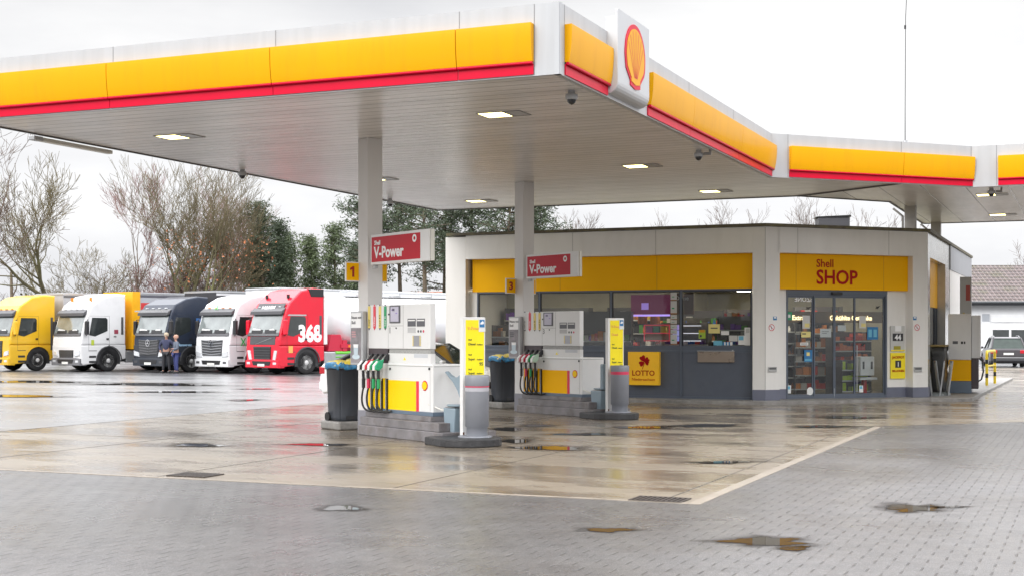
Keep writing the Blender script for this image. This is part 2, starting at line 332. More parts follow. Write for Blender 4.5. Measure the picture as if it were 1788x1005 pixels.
for i, a in enumerate([(597, 886, 30, 5.5), (1062, 924, 40, 3.8), (1335, 944, 78, 7), (1385, 956, 32, 4), (1590, 886, 44, 7.5), (1655, 884, 30, 2), (1480, 700+28, 40, 2),
    (40, 690.5, 66, 2.1), (60, 665.5, 80, 2.0), (265, 670, 95, 2.6), (300, 683.3, 68, 1.6), (450, 678, 28, .9), (425, 697.5, 26, 1.4), (345, 776, 36, 3.2),
    (960, 781, 62, 3.5), (1010, 757, 50, 2), (900, 769, 30, 3), (1230, 742, 70, 2.6), (1130, 745, 40, 2.2), (1430, 744, 50, 2), (1260, 806, 55, 2.2), (885, 748, 26, 3), (560, 775, 50, 2.2), (940, 742, 34, 1.8)]):
    puddle(*a, seed=i+3, z=.0075 if i < 6 else .0095)
# raised walkway round the shop
wk = MB(); wpts = [(-12.5, 16.55), (-1.0, 16.55), (-.62, 16.75), (-.42, 17.15), (2.55, 20.12), (3.2, 20.3), (3.5, 20.8), (3.55, 39), (-12.5, 39)]
wk.prism(wpts, -.05, .085, 'z', bev=.012); struct('walkway', wk, STONE)
# ================================================================ CANOPY
S0 = 5.11; SH = .92
def planks(name, axis, pitch):
    m = D.materials.new(name); m.use_nodes = True; n = m.node_tree; k = n.links.new; b = n.nodes['Principled BSDF']
    g = n.nodes.new('ShaderNodeNewGeometry'); s = n.nodes.new('ShaderNodeSeparateXYZ'); k(g.outputs['Position'], s.inputs[0])
    a = n.nodes.new('ShaderNodeMath'); a.operation = 'PINGPONG'; k(s.outputs[axis], a.inputs[0]); a.inputs[1].default_value = pitch/2
    r = n.nodes.new('ShaderNodeMapRange'); r.inputs[1].default_value = 0; r.inputs[2].default_value = .022; k(a.outputs[0], r.inputs[0])
    f = n.nodes.new('ShaderNodeMath'); f.operation = 'DIVIDE'; f.inputs[1].default_value = pitch; k(s.outputs[axis], f.inputs[0]); fl = n.nodes.new('ShaderNodeMath'); fl.operation = 'ROUND'; k(f.outputs[0], fl.inputs[0])
    wn_ = n.nodes.new('ShaderNodeTexWhiteNoise'); wn_.noise_dimensions = '1D'; k(fl.outputs[0], wn_.inputs['W'])
    z = n.nodes.new('ShaderNodeTexNoise'); z.inputs['Scale'].default_value = .6; z.inputs['Detail'].default_value = 8; z.inputs['Roughness'].default_value = .65
    mpx = n.nodes.new('ShaderNodeMapping'); mpx.inputs['Scale'].default_value = (1, 3, 1) if axis == 1 else (3, 1, 1); k(g.outputs['Position'], mpx.inputs[0]); k(mpx.outputs[0], z.inputs['Vector'])
    c = n.nodes.new('ShaderNodeValToRGB'); c.color_ramp.elements[0].position = .25; c.color_ramp.elements[0].color = (.62, .60, .585, 1); c.color_ramp.elements[1].position = .62; c.color_ramp.elements[1].color = (.83, .81, .795, 1); k(z.outputs[0], c.inputs[0])
    q = n.nodes.new('ShaderNodeMix'); q.data_type = 'RGBA'; k(r.outputs[0], q.inputs[0]); q.inputs[6].default_value = (.17, .155, .145, 1)
    v = n.nodes.new('ShaderNodeMix'); v.data_type = 'RGBA'; v.blend_type = 'MULTIPLY'; v.inputs[0].default_value = 1; k(c.outputs[0], v.inputs[6]); mr = n.nodes.new('ShaderNodeMapRange'); mr.inputs[3].default_value = .94; mr.inputs[4].default_value = 1.02; k(wn_.outputs[0], mr.inputs[0]); k(mr.outputs[0], v.inputs[7])
    k(v.outputs[2], q.inputs[7]); k(q.outputs[2], b.inputs['Base Color'])
    bb = n.nodes.new('ShaderNodeBump'); bb.inputs['Strength'].default_value = .6; bb.inputs['Distance'].default_value = .01; k(r.outputs[0], bb.inputs['Height']); k(bb.outputs[0], b.inputs['Normal'])
    b.inputs['Roughness'].default_value = .27; b.inputs['Specular IOR Level'].default_value = .6; MC[name] = m; return m
can = thing('canopy', 'large flat white forecourt canopy with yellow and red edge band', 'canopy', (0, 0, 0))
CP = [(0, 0), (0, 12.65), (3.82, 16.47), (30, 16.47), (30, 26.9), (1.62, 26.9), (1.62, 19.4), (-.25, 17.0), (-10.05, 17.0), (-10.05, 0)]
part('soffit', MB().prism([(0, 0), (0, 12.65), (2.42, 15.07), (-.25, 17.0), (-10.05, 17.0), (-10.05, 0)], S0, S0+.03, 'z'), planks('soffit_planks', 1, .30), can)
part('soffit', MB().prism([(2.42, 15.07), (3.82, 16.47), (30, 16.47), (30, 26.9), (1.62, 26.9), (1.62, 19.4), (-.25, 17.0)], S0, S0+.03, 'z'), planks('soffit_panels', 0, .92), can)
part('soffit_joint', MB().tube([(2.42, 15.07, S0-.005), (-.25, 17.0, S0-.005)], .03, 6), mat('joint_dark', (.10, .09, .085), .5), can)
part('roof', MB().prism([(x*.999+(-.01), y*.999+.01) for x, y in CP], S0+.04, S0+SH-.04, 'z'), ALU, can)
EDGE = mat('edge_dark', (.05, .045, .04), .5)
e_ = MB()
for a, b in ((7, 8), (8, 9), (6, 7), (5, 6), (4, 5)):
    (x0, y0), (x1, y1) = CP[a], CP[b]; dx, dy = x1-x0, y1-y0; l = math.hypot(dx, dy)
    e_.M = T(x0, y0)@Matrix.Rotation(math.atan2(dy, dx), 4, 'Z'); e_.box(.0, l, -.05, -.0, S0-.02, S0+.11); 
part('edge_flashing', e_, EDGE, can)
e_ = MB()
for a, b in ((7, 8), (8, 9), (6, 7), (5, 6), (4, 5)):
    (x0, y0), (x1, y1) = CP[a], CP[b]; dx, dy = x1-x0, y1-y0; l = math.hypot(dx, dy)
    e_.M = T(x0, y0)@Matrix.Rotation(math.atan2(dy, dx), 4, 'Z'); e_.box(-.03, l, -.03, .05, S0+.12, S0+SH)
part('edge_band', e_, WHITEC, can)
# fascia on the visible edges: local x along the edge, -y outward
def seg(name, o, deg, x0, x1): return T(o[0], o[1], S0)@RZ(deg)
yel_prof = [(0, .66), (-.100, .665), (-.104, .60), (-.102, .50), (-.096, .40), (-.086, .30), (-.072, .21), (-.062, .165), (0, .165)]
def fascia(o, deg, L_, panels, seams):
    M = T(o[0], o[1], S0)@RZ(deg)
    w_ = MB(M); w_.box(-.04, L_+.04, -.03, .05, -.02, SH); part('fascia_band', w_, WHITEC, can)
    s_ = MB(M)
    for x in seams: s_.box(x-.006, x+.006, -.0325, -.02, 0, SH)
    if seams: part('fascia_seam', s_, mat('seam', (.22, .22, .22), .6), can)
    for x0, x1 in panels:
        y_ = MB(M); y_.prism([(a-.032, z) for a, z in yel_prof], x0, x1, 'x'); y_.sm = [True]*len(y_.f); y_.sm[0] = y_.sm[1] = False
        p = part('yellow_panel', y_, YELG, can); mo = p.modifiers.new('es', 'EDGE_SPLIT'); mo.split_angle = math.radians(35)
        r_ = MB(M); r_.box(x0, x1, -.05, -.032, 0, .14); r_.tube([(x0, -.075, .148), (x1, -.075, .148)], .022, 8); part('red_strip', r_, REDG, can)
cx_ = lambda px: LN(px, (0, -.05), (1, 0))
fascia((-10.05, 0), 0, 10.05, [(cx_(a)+10.05+g1, cx_(b)+10.05) for a, b, g1 in ((-60, 191, .05), (191, 476, .012), (476, 799, .012), (799, 931, .012))], [cx_(196)+10.05, cx_(480)+10.05, cx_(801)+10.05, cx_(932)+10.05])
cy_ = lambda px: LN(px, (.05, 0), (0, 1))
fascia((0, 0), 90, 12.65, [(cy_(988), cy_(1062)), (cy_(1132), cy_(1205)-.006), (cy_(1205)+.006, cy_(1290)-.006), (cy_(1290)+.006, cy_(1350))], [cy_(988), cy_(1205), cy_(1282), cy_(1349)])
q2 = math.sqrt(.5); c3 = lambda px: LN(px, (.04, 12.61), (q2, q2))
fascia((0, 12.65), 45, 5.40, [(c3(1379), c3(1575)-.006), (c3(1575)+.006, c3(1699))], [c3(1377), c3(1575), c3(1697)])
c4 = lambda px: LN(px, (3.82, 16.42), (1, 0))
fascia((3.82, 16.47), 0, 26, [(c4(1743), c4(1743)+4), (c4(1743)+4.012, 26)], [c4(1740), c4(1740)+4])
# totem badge on the side edge
ys0 = LN(1060, (.03, 0), (0, 1)); bd = .03
while True:
    dx_, dy_ = bd-CX, ys0-CY; px_ = 894+F_PX*(dx_*math.cos(YAW)+dy_*math.sin(YAW))/(-dx_*math.sin(YAW)+dy_*math.cos(YAW))
    if px_ > 1079: break
    bd += .005
ys1 = LN(1134, (bd, 0), (0, 1)); hw = (ys1-ys0)/2; ym_ = (ys0+ys1)/2
zt = ZA(15, bd, ys0); zb = ZA(190, bd, ys1)
tt = thing('canopy_badge', 'tall white rounded box with red and yellow scallop emblem on canopy edge', 'sign', (0, ym_, zb), 90)
Hh = zt-zb; rr_ = .16
pr = [(.25, .0), (-(bd-rr_) if bd > rr_ else -.0, .0)]+[(-bd+rr_-rr_*math.sin(t), rr_-rr_*math.cos(t)) for t in [math.radians(a) for a in range(15, 91, 15)]]+[(-bd, Hh), (-bd+.05, Hh), (-bd+.05, Hh-.10), (.0, Hh-.10), (.0, .06), (.25, .06)]
part('housing', MB().prism(pr, -hw, hw, 'x', bev=.015), mat('badge_white', (.50, .51, .52), .35, coat=.15, var=.03), tt)
ez0, ez1 = ZA(158, bd, ym_), ZA(45, bd, ym_)
pecten(tt, T(.02, -bd-.001, (ez0+ez1)/2-zb-.02), (ez1-ez0)*1.0)
# lamps in the soffit
LAMP = mat('lamp_glow', (.9, .9, .7), .4, emit=(1, .84, .30), estr=4.5)
LF = mat('lamp_frame', (.25, .24, .23), .4)
lamps = [(-8.17, 2.78, 'front left bay, above the puddled slab'), (-2.10, 2.76, 'near front bay, closest to the scallop badge'), (-8.1, 9.80, 'left rear bay behind the first column'), (-2.10, 9.80, 'middle of the canopy, right of both columns'),
         (-8.06, 15.13, 'back left, near the left end of the shop'), (-1.97, 15.14, 'back, above the counter window of the shop'), (4.0, 18.55, 'front row, under the far right wing'), (3.9, 24.5, 'rear row, under the far right wing')]
for i, (x, y, lb) in enumerate(lamps):
    t_ = thing('ceiling_lamp', 'lit lamp in the canopy ceiling, '+lb, 'ceiling lamp', (x, y, S0), 0, 'lamps in the canopy ceiling')
    f_ = MB(); f_.box(-.23, .50, -.24, -.22, -.012, .01); f_.box(-.23, .50, .22, .24, -.012, .01); f_.box(-.23, -.21, -.22, .22, -.012, .01); f_.box(.48, .50, -.22, .22, -.012, .01); f_.box(.20, .22, -.22, .22, -.012, .01)
    part('frame', f_, LF, t_); part('lit_panel', MB().box(-.209, .199, -.219, .219, -.008, .005), LAMP, t_); part('blank_panel', MB().box(.221, .479, -.219, .219, -.006, .005), WHITEC, t_)
# cameras
DOME = mat('camera_dome', (.02, .02, .022), .1)
for x, y, lb, arm in ((-.3, 1.30, 'beside the near canopy corner', 0), (-.3, 7.98, 'on the right edge, with a side bracket', 1), (-9.75, 7.2, 'on the left canopy edge above the parked trucks', 0), (-9.85, 13.84, 'behind the first column at the back left edge', 0), (4.21, 17.1, 'under the right wing beside a lit lamp', 1)):
    t_ = thing('security_camera', 'small white dome security camera '+lb, 'security camera', (x, y, S0), 0, 'dome cameras under the canopy')
    part('mount', MB().lathe((0, 0, 0), [(.05, 0), (.05, -.04), (.085, -.05), (.09, -.11), (.078, -.125)], n=20), WHITEC, t_)
    part('dome', MB().lathe((0, 0, -.126), [(.065, 0), (.058, -.03), (.035, -.058), (.001, -.068)], n=20), DOME, t_)
    if arm: part('bracket', MB().box(.1, .24, -.03, .03, -.10, -.05).box(.2, .24, -.03, .03, -.05, 0), LF, t_)
t_ = thing('strip_lamp', 'long pale strip lamp fixed outside the back left canopy edge', 'lamp', (-10.14, 3.1, S0-.05), 90)
part('housing', MB().box(-1.3, .5, -.02, .1, -.05, .02, .01), CREAM, t_); part('end_cap', MB().box(-1.52, -1.30, -.02, .12, -.05, .03, .015), WHITEC, t_)
# antenna
t_ = thing('antenna', 'thin dark whip antenna standing on the canopy roof edge', 'antenna', (2.5, 15.2, S0+SH), 0)
part('rod', MB().tube([(0, 0, 0), (0, 0, .75), (.01, .0, 2.8), (.10, 0, 4.6)], .011, 6, .006), BLK, t_); part('base', MB().cyl((0, 0, -.03), .05, .07), ALU, t_)
part('clamp', MB().cyl((0, 0, 2.55), .022, .08), BLK, t_)
# columns
COLM = mat('column_paint', (.68, .665, .65), .4, var=.04, stretch=(1, 1, .3), dirt=(.5, .48, .44), damt=.35)
ISL = [((-5.12, 4.15), -30.2), (G(914, 718.6), -30.2)]
for i, (o, a) in enumerate(ISL):
    t_ = thing('canopy_column', ('square white column with grey foot carrying the canopy, at pump 1', 'square white column with grey foot carrying the canopy, at pump 3')[i], 'column', (o[0], o[1], .004), a, 'square canopy columns at the pumps')
    part('shaft', MB().box(-.325, 0, 0, .30, .40, S0-.004, .008), COLM, t_); part('foot', MB().box(-.332, .007, -.007, .307, 0, .405, .01), mat('column_foot', (.22, .22, .25), .5, var=.12, dirt=(.12, .11, .10), damt=.5), t_)
for (x, y, lb) in ((1.93, 20.95, 'short grey canopy column rising behind the shop roof corner'), (2.0, 26.6, 'square canopy column farther back behind the shop roof corner')):
    t_ = thing('canopy_column', lb, 'column', (x, y, 4.35)); part('shaft', MB().box(-.14, .14, -.14, .14, 0, S0-4.35, .005), mat('column_old', (.42, .40, .38), .5, var=.15), t_)
    part('downpipe', MB().tube([(-.2, 0, 0), (-.2, 0, .5), (-.45, 0, .72)], .03, 8), LF, t_)
# ================================================================ SHOP BUILDING
KX, KY = -1.12, 17.23; ZF = .085; ZR = 4.42
shop = thing('shop_building', 'low white and grey station shop with yellow band and glass door', 'shop', (KX, KY, 0))
OFF = T(-KX, -KY)                      # world -> shop local
FR = OFF                                # front face, x along, y into the building
SM = T(0, 0)@RZ(45)                     # door face, local origin at the corner K
MX, MY = KX+4.97*q2, KY+4.97*q2
RM = T(4.97*q2, 4.97*q2)@RZ(90)         # right face
def B(M=None): return MB(M if M is not None else Matrix.Identity(4))
def sp(name, mb, m, parent=None, label=None): return part(name, mb, m, parent or shop, label)
FX = lambda px, y=17.23: LN(px, (0, y), (1, 0))
SX = lambda px, y=0: LN(px, (KX-q2*y, KY+q2*y), (q2, q2))
RX = lambda px, y=0: LN(px, (MX-y, MY), (0, 1))
SW = lambda x, y: (KX+q2*(x-y), KY+q2*(x+y))
zF = lambda py, x, y=17.23: ZA(py, x, y)
zS = lambda py, x, y=0: ZA(py, *SW(x, y))
xL = FX(778); xL2 = FX(813); xK1 = FX(1314)
REC = 17.50
# fascia and pillars
YB0, YB1 = 2.88, 3.76
b_ = B(FR); b_.box(xL2+.002, xK1-.002, 17.23, 17.6, YB1, ZR-.02); sp('fascia', b_, WHITE)
b_ = B(FR)
for px in (1145, 1000): x = FX(px); b_.box(x-.005, x+.005, 17.226, 17.24, YB1, ZR-.03)
sp('fascia_seam', b_, mat('seam2', (.35, .34, .32), .6))
b_ = B(FR); b_.box(xL, xL2, 17.23, 17.75, ZF, ZR-.05, .006); sp('pillar', b_, WHITE)
b_ = B(FR); b_.prism([(xK1, 17.23), (KX, 17.23), (KX+.42*q2, KY+.42*q2), (KX+.42*q2-.3, KY+.42*q2+.35), (xK1, 17.75)], .35, ZR-.02, 'z'); sp('pillar', b_, WHITE)
b_ = B(FR); b_.prism([(xK1-.004, 17.225), (KX+.002, 17.225), (KX+.424*q2, KY+.416*q2), (KX+.42*q2-.3, KY+.42*q2+.35), (xK1-.004, 17.75)], ZF, .35, 'z'); sp('pillar_plinth', b_, GREYL)
sp('corner_seam', B(FR).box(KX-.006, KX+.004, KY-.006, KY+.004, .35, ZR-.03), mat('seam2', (0, 0, 0)))
# yellow band front
b_ = B(FR); b_.box(xL2+.10, xK1-.003, 17.46, 17.6, YB0, YB1-.003); sp('yellow_band', b_, YEL)
b_ = B(FR)
for px in (1147, 978): x = FX(px, 17.46); b_.box(x-.004, x+.004, 17.457, 17.47, YB0, YB1-.004)
sp('band_seam', b_, mat('seam3', (.45, .20, .01), .5))
# windows, grey lower panels
bays = [(FX(836, REC), FX(937, REC)), (FX(944, REC), FX(1062, REC)), (FX(1069, REC), FX(1183, REC)), (FX(1191, REC), FX(1313, REC))]
wz0, wz1 = 1.44, 2.84
b_ = B(FR); b_.box(xL2, bays[0][0]-.03, 17.5, 17.6, ZF, YB0); sp('end_wall', b_, WHITE)
fr = B(FR)
for i, (a, c) in enumerate(bays): fr.box(a-.05 if i else a-.04, a, REC-.03, REC+.05, ZF, YB0-.002)
fr.box(bays[3][1]-.02, bays[3][1]+.01, REC-.03, REC+.05, ZF, YB0-.002)
fr.box(bays[0][0]+.001, bays[3][1]-.021, REC-.02, REC+.05, wz1, YB0-.004); fr.box(bays[0][0]+.001, bays[3][1]-.021, REC-.022, REC+.05, wz0-.05, wz0); fr.box(bays[0][0]+.001, bays[3][1]-.021, REC-.022, REC+.05, wz0-.17, wz0-.12)
fr.box(bays[0][0]+.001, bays[3][1]-.021, REC-.024, REC+.05, ZF, ZF+.06)
sp('window_frame', fr, FRAME)
for i, (a, c) in enumerate(bays):
    c2 = (bays[i+1][0]-.05) if i < 3 else bays[3][1]-.021
    w_ = sp('window', B(FR).box(a+.001, c2-.001, REC+.012, REC+.018, wz0, wz1), GLASS)
    part('gasket', B(FR).box(a+.001, a+.025, REC, REC+.03, wz0, wz1).box(c2-.026, c2-.001, REC, REC+.03, wz0, wz1).box(a+.026, c2-.027, REC, REC+.03, wz1-.03, wz1-.001), BLK, w_)
    sp('lower_panel', B(FR).box(a+.001, c2-.001, REC, REC+.04, ZF+.061, wz0-.171), GREY)
    sp('lower_panel', B(FR).box(a+.001, c2-.001, REC-.004, REC+.04, wz0-.119, wz0-.051), FRAME)
hx0, hx1 = FX(1219, REC), FX(1283, REC)
hb = B(FR); hb.box(hx0, hx1, REC-.05, REC-.001, 1.02, 1.30, .008); h_ = sp('night_hatch', hb, mat('hatch_metal', (.33, .27, .22), .3, metal=.5, rvar=.1, var=.1))
part('hatch_lip', B(FR).box(hx0-.01, hx1+.01, REC-.07, REC-.03, 1.30, 1.315).box(hx1-.06, hx1-.03, REC-.06, REC-.02, 1.315, 1.34), ALU, h_)
# door face ---------------------------------------------------------
SL = 4.97; sA = SX(1357); sB = SX(1594); sA2 = SX(1372, .28); 
b_ = B(SM); b_.box(sA+.002, sB-.002, .0, .4, YB1+.0, ZR-.02); sp('fascia', b_, WHITE)
sp('fascia_seam', B(SM).box(SX(1393)-.005, SX(1393)+.005, -.004, .02, YB1+.01, ZR-.03).box(SX(1552)-.005, SX(1552)+.005, -.004, .02, YB1+.01, ZR-.03), mat('seam2', (0, 0, 0)))
b_ = B(SM); b_.box(sB, SL, .0, .5, .35, ZR-.02); sp('pillar', b_, WHITE)
b_ = B(SM); b_.box(sB-.004, SL+.004, -.004, .5, ZF, .35); sp('pillar_plinth', b_, GREYL)
yb0 = 2.86; b_ = B(SM); b_.box(sA-.06, sB-.003, .20, .36, yb0, YB1-.004); sp('yellow_band', b_, YEL)
sp('band_seam', B(SM).box(SX(1390, .2)-.004, SX(1390, .2)+.004, .197, .21, yb0, YB1-.005).box(SX(1543, .2)-.004, SX(1543, .2)+.004, .197, .21, yb0, YB1-.005), mat('seam3', (0, 0, 0)))
SMc = T(SX(1424, .2), 0, 0)
t1 = text_mb(B(SM), 'SHOP', .50, T(SX(1425, .2), .192, zS(495, SX(1425, .2), .2)), .022); sp('lettering', t1, DRED, None, 'red word SHOP')
t1 = text_mb(B(SM), 'Shell', .285, T(SX(1425, .2), .192, zS(466, SX(1425, .2), .2)), .014); sp('lettering', t1, DRED, None, 'red word above SHOP')
dA, dB = SX(1373, .30), SX(1548, .30)
b_ = B(SM); b_.box(sA-.03, dA-.005, .30, .42, .35, yb0); sp('side_wall', b_, WHITE); b_ = B(SM); b_.box(dB+.005, sB+.02, .30, .42, .35, yb0); sp('side_wall', b_, WHITE)
b_ = B(SM); b_.box(sA-.03, dA-.005, .296, .42, ZF, .35); sp('side_plinth', b_, GREYL); b_ = B(SM); b_.box(dB+.005, sB+.02, .296, .42, ZF, .35); sp('side_plinth', b_, GREYL)
d0, d1, d2, d3, d4 = dA, SX(1421, .30), SX(1457, .30), SX(1493, .30), dB
dz0, dz1 = ZF+.07, 2.71
fr = B(SM); fr.box(dA-.004, dB+.004, .27, .40, dz1+.06, yb0-.002); fr.box(dA-.004, dA+.035, .28, .38, ZF, dz1+.059); fr.box(dB-.045, dB+.004, .28, .38, ZF, dz1+.059); fr.box(dA+.036, dB-.046, .29, .38, dz1, dz1+.059); fr.box(dA+.036, dB-.046, .285, .38, ZF, dz0)
sp('door_frame', fr, FRAME)
sp('door_sensor', B(SM).box(SX(1452, .25), SX(1470, .25), .21, .269, dz1+.03, dz1+.10, .01), BLK)
for i, (a, c, nm) in enumerate(((d0+.036, d1, 'window'), (d1+.002, d2, 'door'), (d2+.002, d3, 'door'), (d3+.002, d4-.046, 'window'))):
    yy = .30 if nm == 'door' else .33; s_ = .035
    f_ = B(SM); f_.box(a, a+s_, yy, yy+.035, dz0, dz1-.001); f_.box(c-s_, c, yy, yy+.035, dz0, dz1-.001); f_.box(a+s_, c-s_, yy, yy+.035, dz0, dz0+.05); f_.box(a+s_, c-s_, yy, yy+.035, dz1-.045, dz1-.001)
    o = sp(nm, f_, FRAME); part('pane', B(SM).box(a+s_, c-s_, yy+.014, yy+.02, dz0+.05, dz1-.045), GLASS, o)
sp('door_handle', B(SM).box(d3+.05, d3+.065, .29, .305, .25, 1.45).box(d2-.012, d2-.004, .285, .30, .1, .35), ALU)
# right face --------------------------------------------------------
rA, rB, rC = 0, RX(1658), RX(1695)
b_ = B(RM); b_.box(0, .50, 0, .45, .35, ZR-.02); b_.box(.502, rB, 0, .3, YB1, ZR-.02); b_.box(rB-1.25, rB, .0, .3, .35, YB1-.002); sp('side_pillar', b_, mat('metal_cladding', (.52, .52, .50), .14, metal=.25, var=.08, scale=5, bump=.25, bscale=3, rvar=.05))
b_ = B(RM); b_.box(-.004, .504, -.004, .45, ZF, .35); b_.box(rB-1.254, rB, -.004, .3, ZF, .35); sp('pillar_plinth', b_, GREYL)
b_ = B(RM); b_.box(.504, rB-1.252, .22, .3, 2.5, YB1-.003); sp('yellow_band', b_, YEL)
fr = B(RM)
for x in (.51, 2.2, 3.9, rB-1.36): fr.box(x, x+.08, .22, .30, ZF, 2.497)
fr.box(.591, rB-1.361, .225, .30, ZF, .22); sp('window_frame', fr, FRAME)
for x in (.592, 2.282, 3.982):
    x1 = {.592: 2.199, 2.282: 3.899, 3.982: rB-1.362}[x]; sp('window', B(RM).box(x, x1, .25, .256, .221, 2.497), GLASS)
b_ = B(RM); b_.box(rB+.002, rC, -.01, .3, ZF, ZR-.75); sp('rear_wall', b_, WHITE)
b_ = B(RM); b_.box(rB+.002, rC+.02, -.03, .3, ZR-.748, ZR-.02); sp('rear_fascia', b_, mat('grey_fascia', (.30, .31, .33), .4))
# shell: roof, other walls, interior
ROOFE = mat('roof_edge', (.11, .095, .06), .6, var=.3, scale=6, dirt=(.20, .19, .06), damt=.8, dscale=2)
back = MY+rC
rp_ = [(xL+.05, 17.16), (KX+.03, 17.16), (MX+.07, MY-.03), (MX+.07, back), (xL+.05, back)]
sp('roof', B(OFF).prism(rp_, ZR-.015, ZR+.06, 'z'), ROOFE)
b_ = B(OFF); b_.box(xL+.02, xL+.2, 17.76, back, ZF, ZR-.03); b_.box(xL+.201, MX-.02, back-.2, back, ZF, ZR-.03); sp('outer_wall', b_, WHITE)
INT = mat('interior_wall', (.36, .33, .24), .6, var=.08); INTD = mat('interior_dark', (.10, .095, .09), .6, var=.2)
b_ = B(OFF); b_.box(xL+.201, -4.6, 21.0, 21.1, ZF, 2.99); b_.box(-4.6, -4.5, 21.0, 24.5, ZF, 2.99); b_.box(-4.6, MX-.35, 24.4, 24.5, ZF, 2.99); sp('inner_wall', b_, INT)
sp('ceiling', B(OFF).prism([(xL+.21, 17.62), (KX-.05, 17.62), (MX-.45, MY-.02), (MX-.35, 24.6), (xL+.21, 24.6)], 2.99, 3.03, 'z'), mat('ceiling_tiles', (.45, .43, .38), .7, var=.05))
sp('floor', B(OFF).prism([(xL+.21, 17.56), (KX-.05, 17.56), (MX-.45, MY-.02), (MX-.35, 24.6), (xL+.21, 24.6)], ZF+.003, ZF+.012, 'z'), mat('floor_tiles', (.22, .20, .18), .25, var=.1))
SHOPL = mat('interior_fill_strip', (.9, .9, .8), .4, emit=(1, .90, .72), estr=20)  # unseen ceiling strips, added to brighten the shop interior
for i, (x, y) in enumerate(((-8, 19.2), (-5.5, 19.2), (-3, 19.4), (-1.0, 21.0), (.4, 22.6), (-2.5, 22.5))):
    sp('interior_fill_strip', B(OFF).box(x-.6, x+.6, y-.08, y+.08, 2.96, 2.985), SHOPL)
t_ = thing('roof_unit', 'flat dark ventilation unit on the shop roof', 'ventilation unit', (-.2, 21.4, ZR+.06), 20)
part('casing', MB().box(-.42, .42, -.3, .3, .10, .42, .01), mat('unit_dark', (.07, .07, .08), .4), t_); part('skirt', MB().box(-.36, .36, -.25, .25, 0, .10), ALU, t_); part('cap', MB().prism([(-.47, .43), (.45, .43), (.45, .48), (-.47, .44)], -.33, .33, 'y'), BLK, t_)

# ---- goods inside: shelf racks as things, goods as parts of a rack row
def SWr(x, y): return SW(x, y)
rnd = random.Random(7)
PAL = [(.55, .03, .02), (.62, .20, .02), (.70, .50, .03), (.08, .28, .05), (.03, .12, .42), (.45, .42, .38), (.14, .04, .30), (.75, .72, .68), (.03, .03, .035), (.35, .14, .05)]
def rack(label, x, y, rz, wd, levels, pal, top=2.0, dep=.4, z0=ZF+.012, fill=.8, kind='package', mxh=.26, group='shelf racks inside the shop'):
    t = thing('shelf_rack', label, 'shelf rack', (x, y, z0), rz, group)
    b = MB(); 
    for k in range(levels): b.box(0, wd, 0, dep, .1+k*(top-.1)/levels, .13+k*(top-.1)/levels)
    b.box(0, .02, 0, dep, 0, top); b.box(wd-.02, wd, 0, dep, 0, top); b.box(.02, wd-.02, dep-.02, dep, .1, top); part('frame', b, mat('rack_metal', (.10, .095, .09), .4), t)
    bt = MB()
    for k in range(levels): bt.box(.0, wd, -.012, -.002, .10+k*(top-.1)/levels, .135+k*(top-.1)/levels)
    part('price_strip', bt, mat('price_strip', (.5, .5, .48), .5), t)
    for ci, c in enumerate(pal):
        g = MB()
        for k in range(levels):
            xx = .03+ci*.0; zz = .131+k*(top-.1)/levels; hmax = min(mxh, (top-.1)/levels-.06); r2 = random.Random(k*17+int(x*100))
            while xx < wd-.12:
                w_ = r2.uniform(.07, .2); h_ = r2.uniform(.5, 1)*hmax; cc = r2.randrange(len(pal)); f_ = r2.random()
                if cc == ci and f_ < fill and xx+w_ < wd-.02:
                    if kind == 'bottle': g.lathe((xx+w_/2, .1, zz), [(.045, 0), (.045, h_*.6), (.018, h_*.8), (.018, h_)], n=8)
                    else: g.box(xx, xx+w_*.93, .02, .02+dep*.6, zz, zz+h_)
                xx += w_
        if g.v: part('goods', g, cmat(c, .45), t)
    return t
rack('shelf rack of mixed goods behind the leftmost shop window', -9.3, 18.9, 8, 1.9, 5, [PAL[8], PAL[5], PAL[9]], 1.9)
rack('magazine shelf rack behind the second shop window', -7.4, 18.75, 0, 1.9, 6, PAL[:6], 2.0)
rack('wall shelf rack with sweets behind the third shop window', -4.9, 20.5, 0, 2.0, 5, [PAL[1], PAL[0], PAL[3], PAL[7]], 2.3)
rack('backlit tobacco shelf rack behind the third shop window', -4.6, 19.2, 0, 1.5, 3, [PAL[0], PAL[7], PAL[6], PAL[4]], 1.95, mxh=.12)
rack('shelf rack of snacks behind the right shop window', -2.75, 19.4, 0, 1.35, 6, [PAL[9], PAL[5], PAL[0], PAL[6]], 2.3)
def SWr(x, y): return SW(x, y)
rack('crate rack with green bottles behind the left door leaf', *SWr(.55, 2.3), 45, 1.4, 6, [(.02, .09, .03), (.03, .12, .04), (.01, .01, .01)], 1.9, kind='bottle', mxh=.3)
rack('shelf rack of dark bottles right inside the door', *SWr(1.97, 3.0), 45, 1.2, 6, [PAL[8], PAL[9], PAL[7]], 2.0, kind='bottle')
rack('shelf rack with red and orange bags behind the right door pane', *SWr(3.1, 1.5), 45, 1.2, 6, [(.6, .05, .03), (.62, .16, .04)], 1.7, mxh=.28)
rack('low shelf with lime green bottles behind the right door pane', *SWr(3.1, 1.15), 45, .9, 3, [(.35, .50, .02), (.40, .55, .04)], .95, dep=.3, mxh=.24)
rack('shelf rack of dark goods beside the blue cooler inside the door', *SWr(-.1, 1.6), 45, .62, 5, [PAL[8], PAL[4], (.05, .3, .45)], 1.7)
rack('tall shelf rack of boxes standing behind the leftmost window end', -9.5, 20.3, 0, 2.6, 6, PAL[:7], 2.4)
rack('long wall shelf rack with coloured packs behind the second window', -6.4, 20.5, 0, 1.4, 6, PAL, 2.4)
rack('low counter display of sweets right behind the second window glass', -6.6, 18.4, 0, 1.6, 2, PAL, 1.75, z0=.6, dep=.2)
